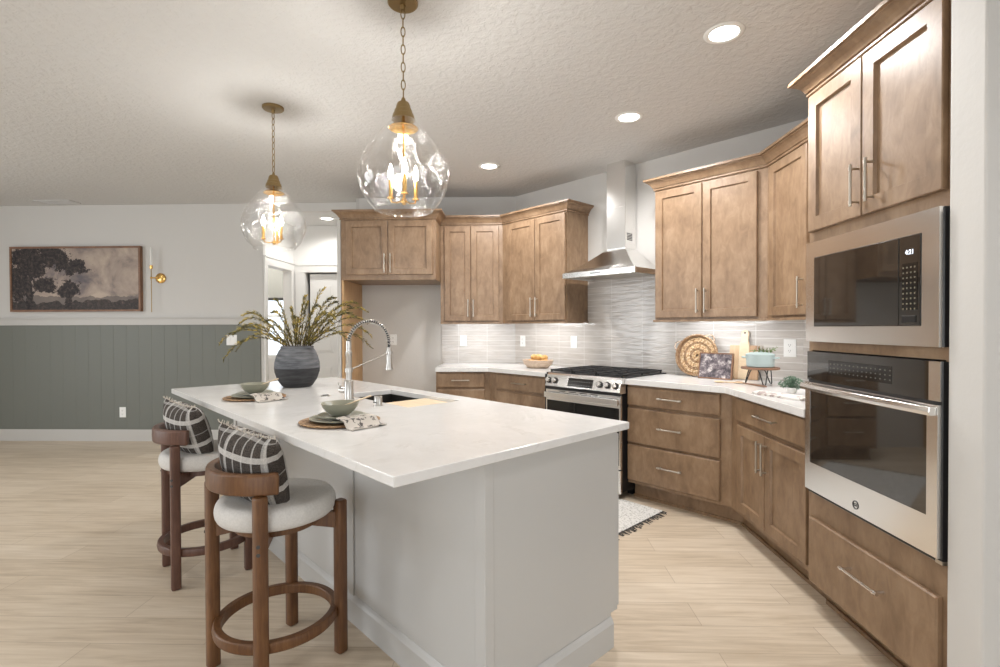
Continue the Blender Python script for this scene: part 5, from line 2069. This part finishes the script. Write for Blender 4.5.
# small green plant by the oven
gx_, gy_ = 1.555, 2.90
T = Thing('potted_plant', 'small blue-green bushy plant in a white pot beside the wall oven', 'plant', FW, (gx_, gy_, CZ))
bm = new_bm()
lathe(bm, [(0, CZ), (0.020, CZ), (0.027, CZ + 0.02), (0.026, CZ + 0.034), (0.023, CZ + 0.034), (0.022, CZ + 0.02), (0, CZ + 0.016)], 28, gx_, gy_)
T.add('pot', bm, M['white_plastic'], smooth=True)
bm = new_bm()
for k in range(60):
    a = rr.uniform(0, 2 * PI)
    e_ = rr.uniform(0.15, 1.45)
    dv = Vector((math.cos(a) * math.cos(e_), math.sin(a) * math.cos(e_), math.sin(e_)))
    p0 = Vector((gx_, gy_, CZ + 0.025))
    pts = [p0 + dv * 0.066 * j / 4 for j in range(5)]
    tube(bm, pts, 0.0012, 5)
    sprig(bm, pts[1:], 12, 0.016, 0.003, rr)
T.add('foliage', bm, M['succulent'], recalc=False)

# folded towel
bm = new_bm()
tx0, ty0 = 1.36, 2.72
nu, nv = 24, 10
rows = []
for lay in (0, 1):
    for i in range(nu + 1):
        rows.append([])
        for j in range(nv + 1):
            u_, w_ = i / nu, j / nv
            lx = (u_ - 0.5) * 0.30
            ly = (w_ - 0.5) * 0.115
            hgt = 0.006 + 0.010 * max(0, math.sin(u_ * 9.0 + w_ * 2)) * (1 - abs(2 * w_ - 1) ** 2) + 0.004 * math.sin(w_ * 7)
            rows[-1].append(bm.verts.new((lx, ly, CZ + (hgt + 0.004 if lay else 0.0003))))
n1_ = nu + 1
A_, B_ = rows[:n1_], rows[n1_:]
for G_ in (A_, B_):
    for i in range(nu):
        for j in range(nv):
            bm.faces.new((G_[i][j], G_[i + 1][j], G_[i + 1][j + 1], G_[i][j + 1]))
for i in range(nu):
    for j in (0, nv):
        bm.faces.new((A_[i][j], A_[i + 1][j], B_[i + 1][j], B_[i][j]))
for i in (0, nu):
    for j in range(nv):
        bm.faces.new((A_[i][j], A_[i][j + 1], B_[i][j + 1], B_[i][j]))
bmesh.ops.translate(bm, verts=bm.verts[:], vec=(0, 0, -CZ))
o = finish('tea_towel', bm, M['towel'], None, smooth=True)
o.location = (1.435, 2.76, CZ)
o.rotation_euler = (0, 0, math.radians(-68))
tag(o, 'printed grey tea towel rumpled on the worktop in front of the small plant', 'towel')

# wooden utensils
def utensil(label, name, x, y, rz, ln, material, headw, kind='spoon'):
    o = bpy.data.objects.new(name, None)
    C.objects.link(o)
    o.location = (x, y, CZ)
    o.rotation_euler = (0, 0, math.radians(rz))
    tag(o, label, 'utensil')
    bm_ = new_bm()
    tube(bm_, [(-ln / 2 + 0.05, 0, 0.007), (0, 0, 0.0075), (ln / 2 - 0.02, 0, 0.008), (ln / 2, 0, 0.008)], [0.005, 0.0055, 0.0075, 0.006], 10, squash=0.8)
    finish('handle', bm_, material, o, smooth=True)
    bm_ = new_bm()
    ellipsoid(bm_, (-ln / 2 + 0.03, 0, 0.0075), 0.036, headw, 0.0068, 20, 10)
    finish('spoon_bowl', bm_, material, o, smooth=True)
    return o


utensil('dark brown wooden spoon lying on the worktop in front of the riser', 'serving_spoon', 1.515, 3.31, -80, 0.30, M['brownwood'], 0.022)
utensil('pale wooden spoon lying on the worktop in front of the framed print', 'serving_spoon', 1.425, 3.43, -30, 0.17, M['boardwood'], 0.026)

# ================================================================== RUG
T = Thing('runner_rug', 'grey woven runner rug with dark fringe on the floor in front of the range', 'rug', FI, (-1.5, 2.15, FZ))
rx0, rx1, ry0, ry1 = -2.5, -0.640, 1.78, 2.505
bm = new_bm()
box(bm, rx0, rx1, ry0, ry1, FZ + 0.0005, FZ + 0.009)
T.add('pile', bm, M['rug'], bevel=0.003)
for xe, sg in ((rx1, 1), (rx0, -1)):
    bm = new_bm()
    rr = random.Random(11)
    for k in range(66):
        y_ = ry0 + (ry1 - ry0) * (k + 0.5) / 66
        p = Vector((xe - 0.004 * sg, y_, FZ + 0.006))
        e_ = Vector((xe + sg * rr.uniform(0.025, 0.055), y_ + rr.uniform(-0.02, 0.02), FZ + 0.003))
        tube(bm, [p, p.lerp(e_, 0.5) + Vector((0, 0, 0.004)), e_], [0.0028, 0.0026, 0.0022], 5)
    T.add('fringe', bm, M['fringe'])['kind'] = 'stuff'
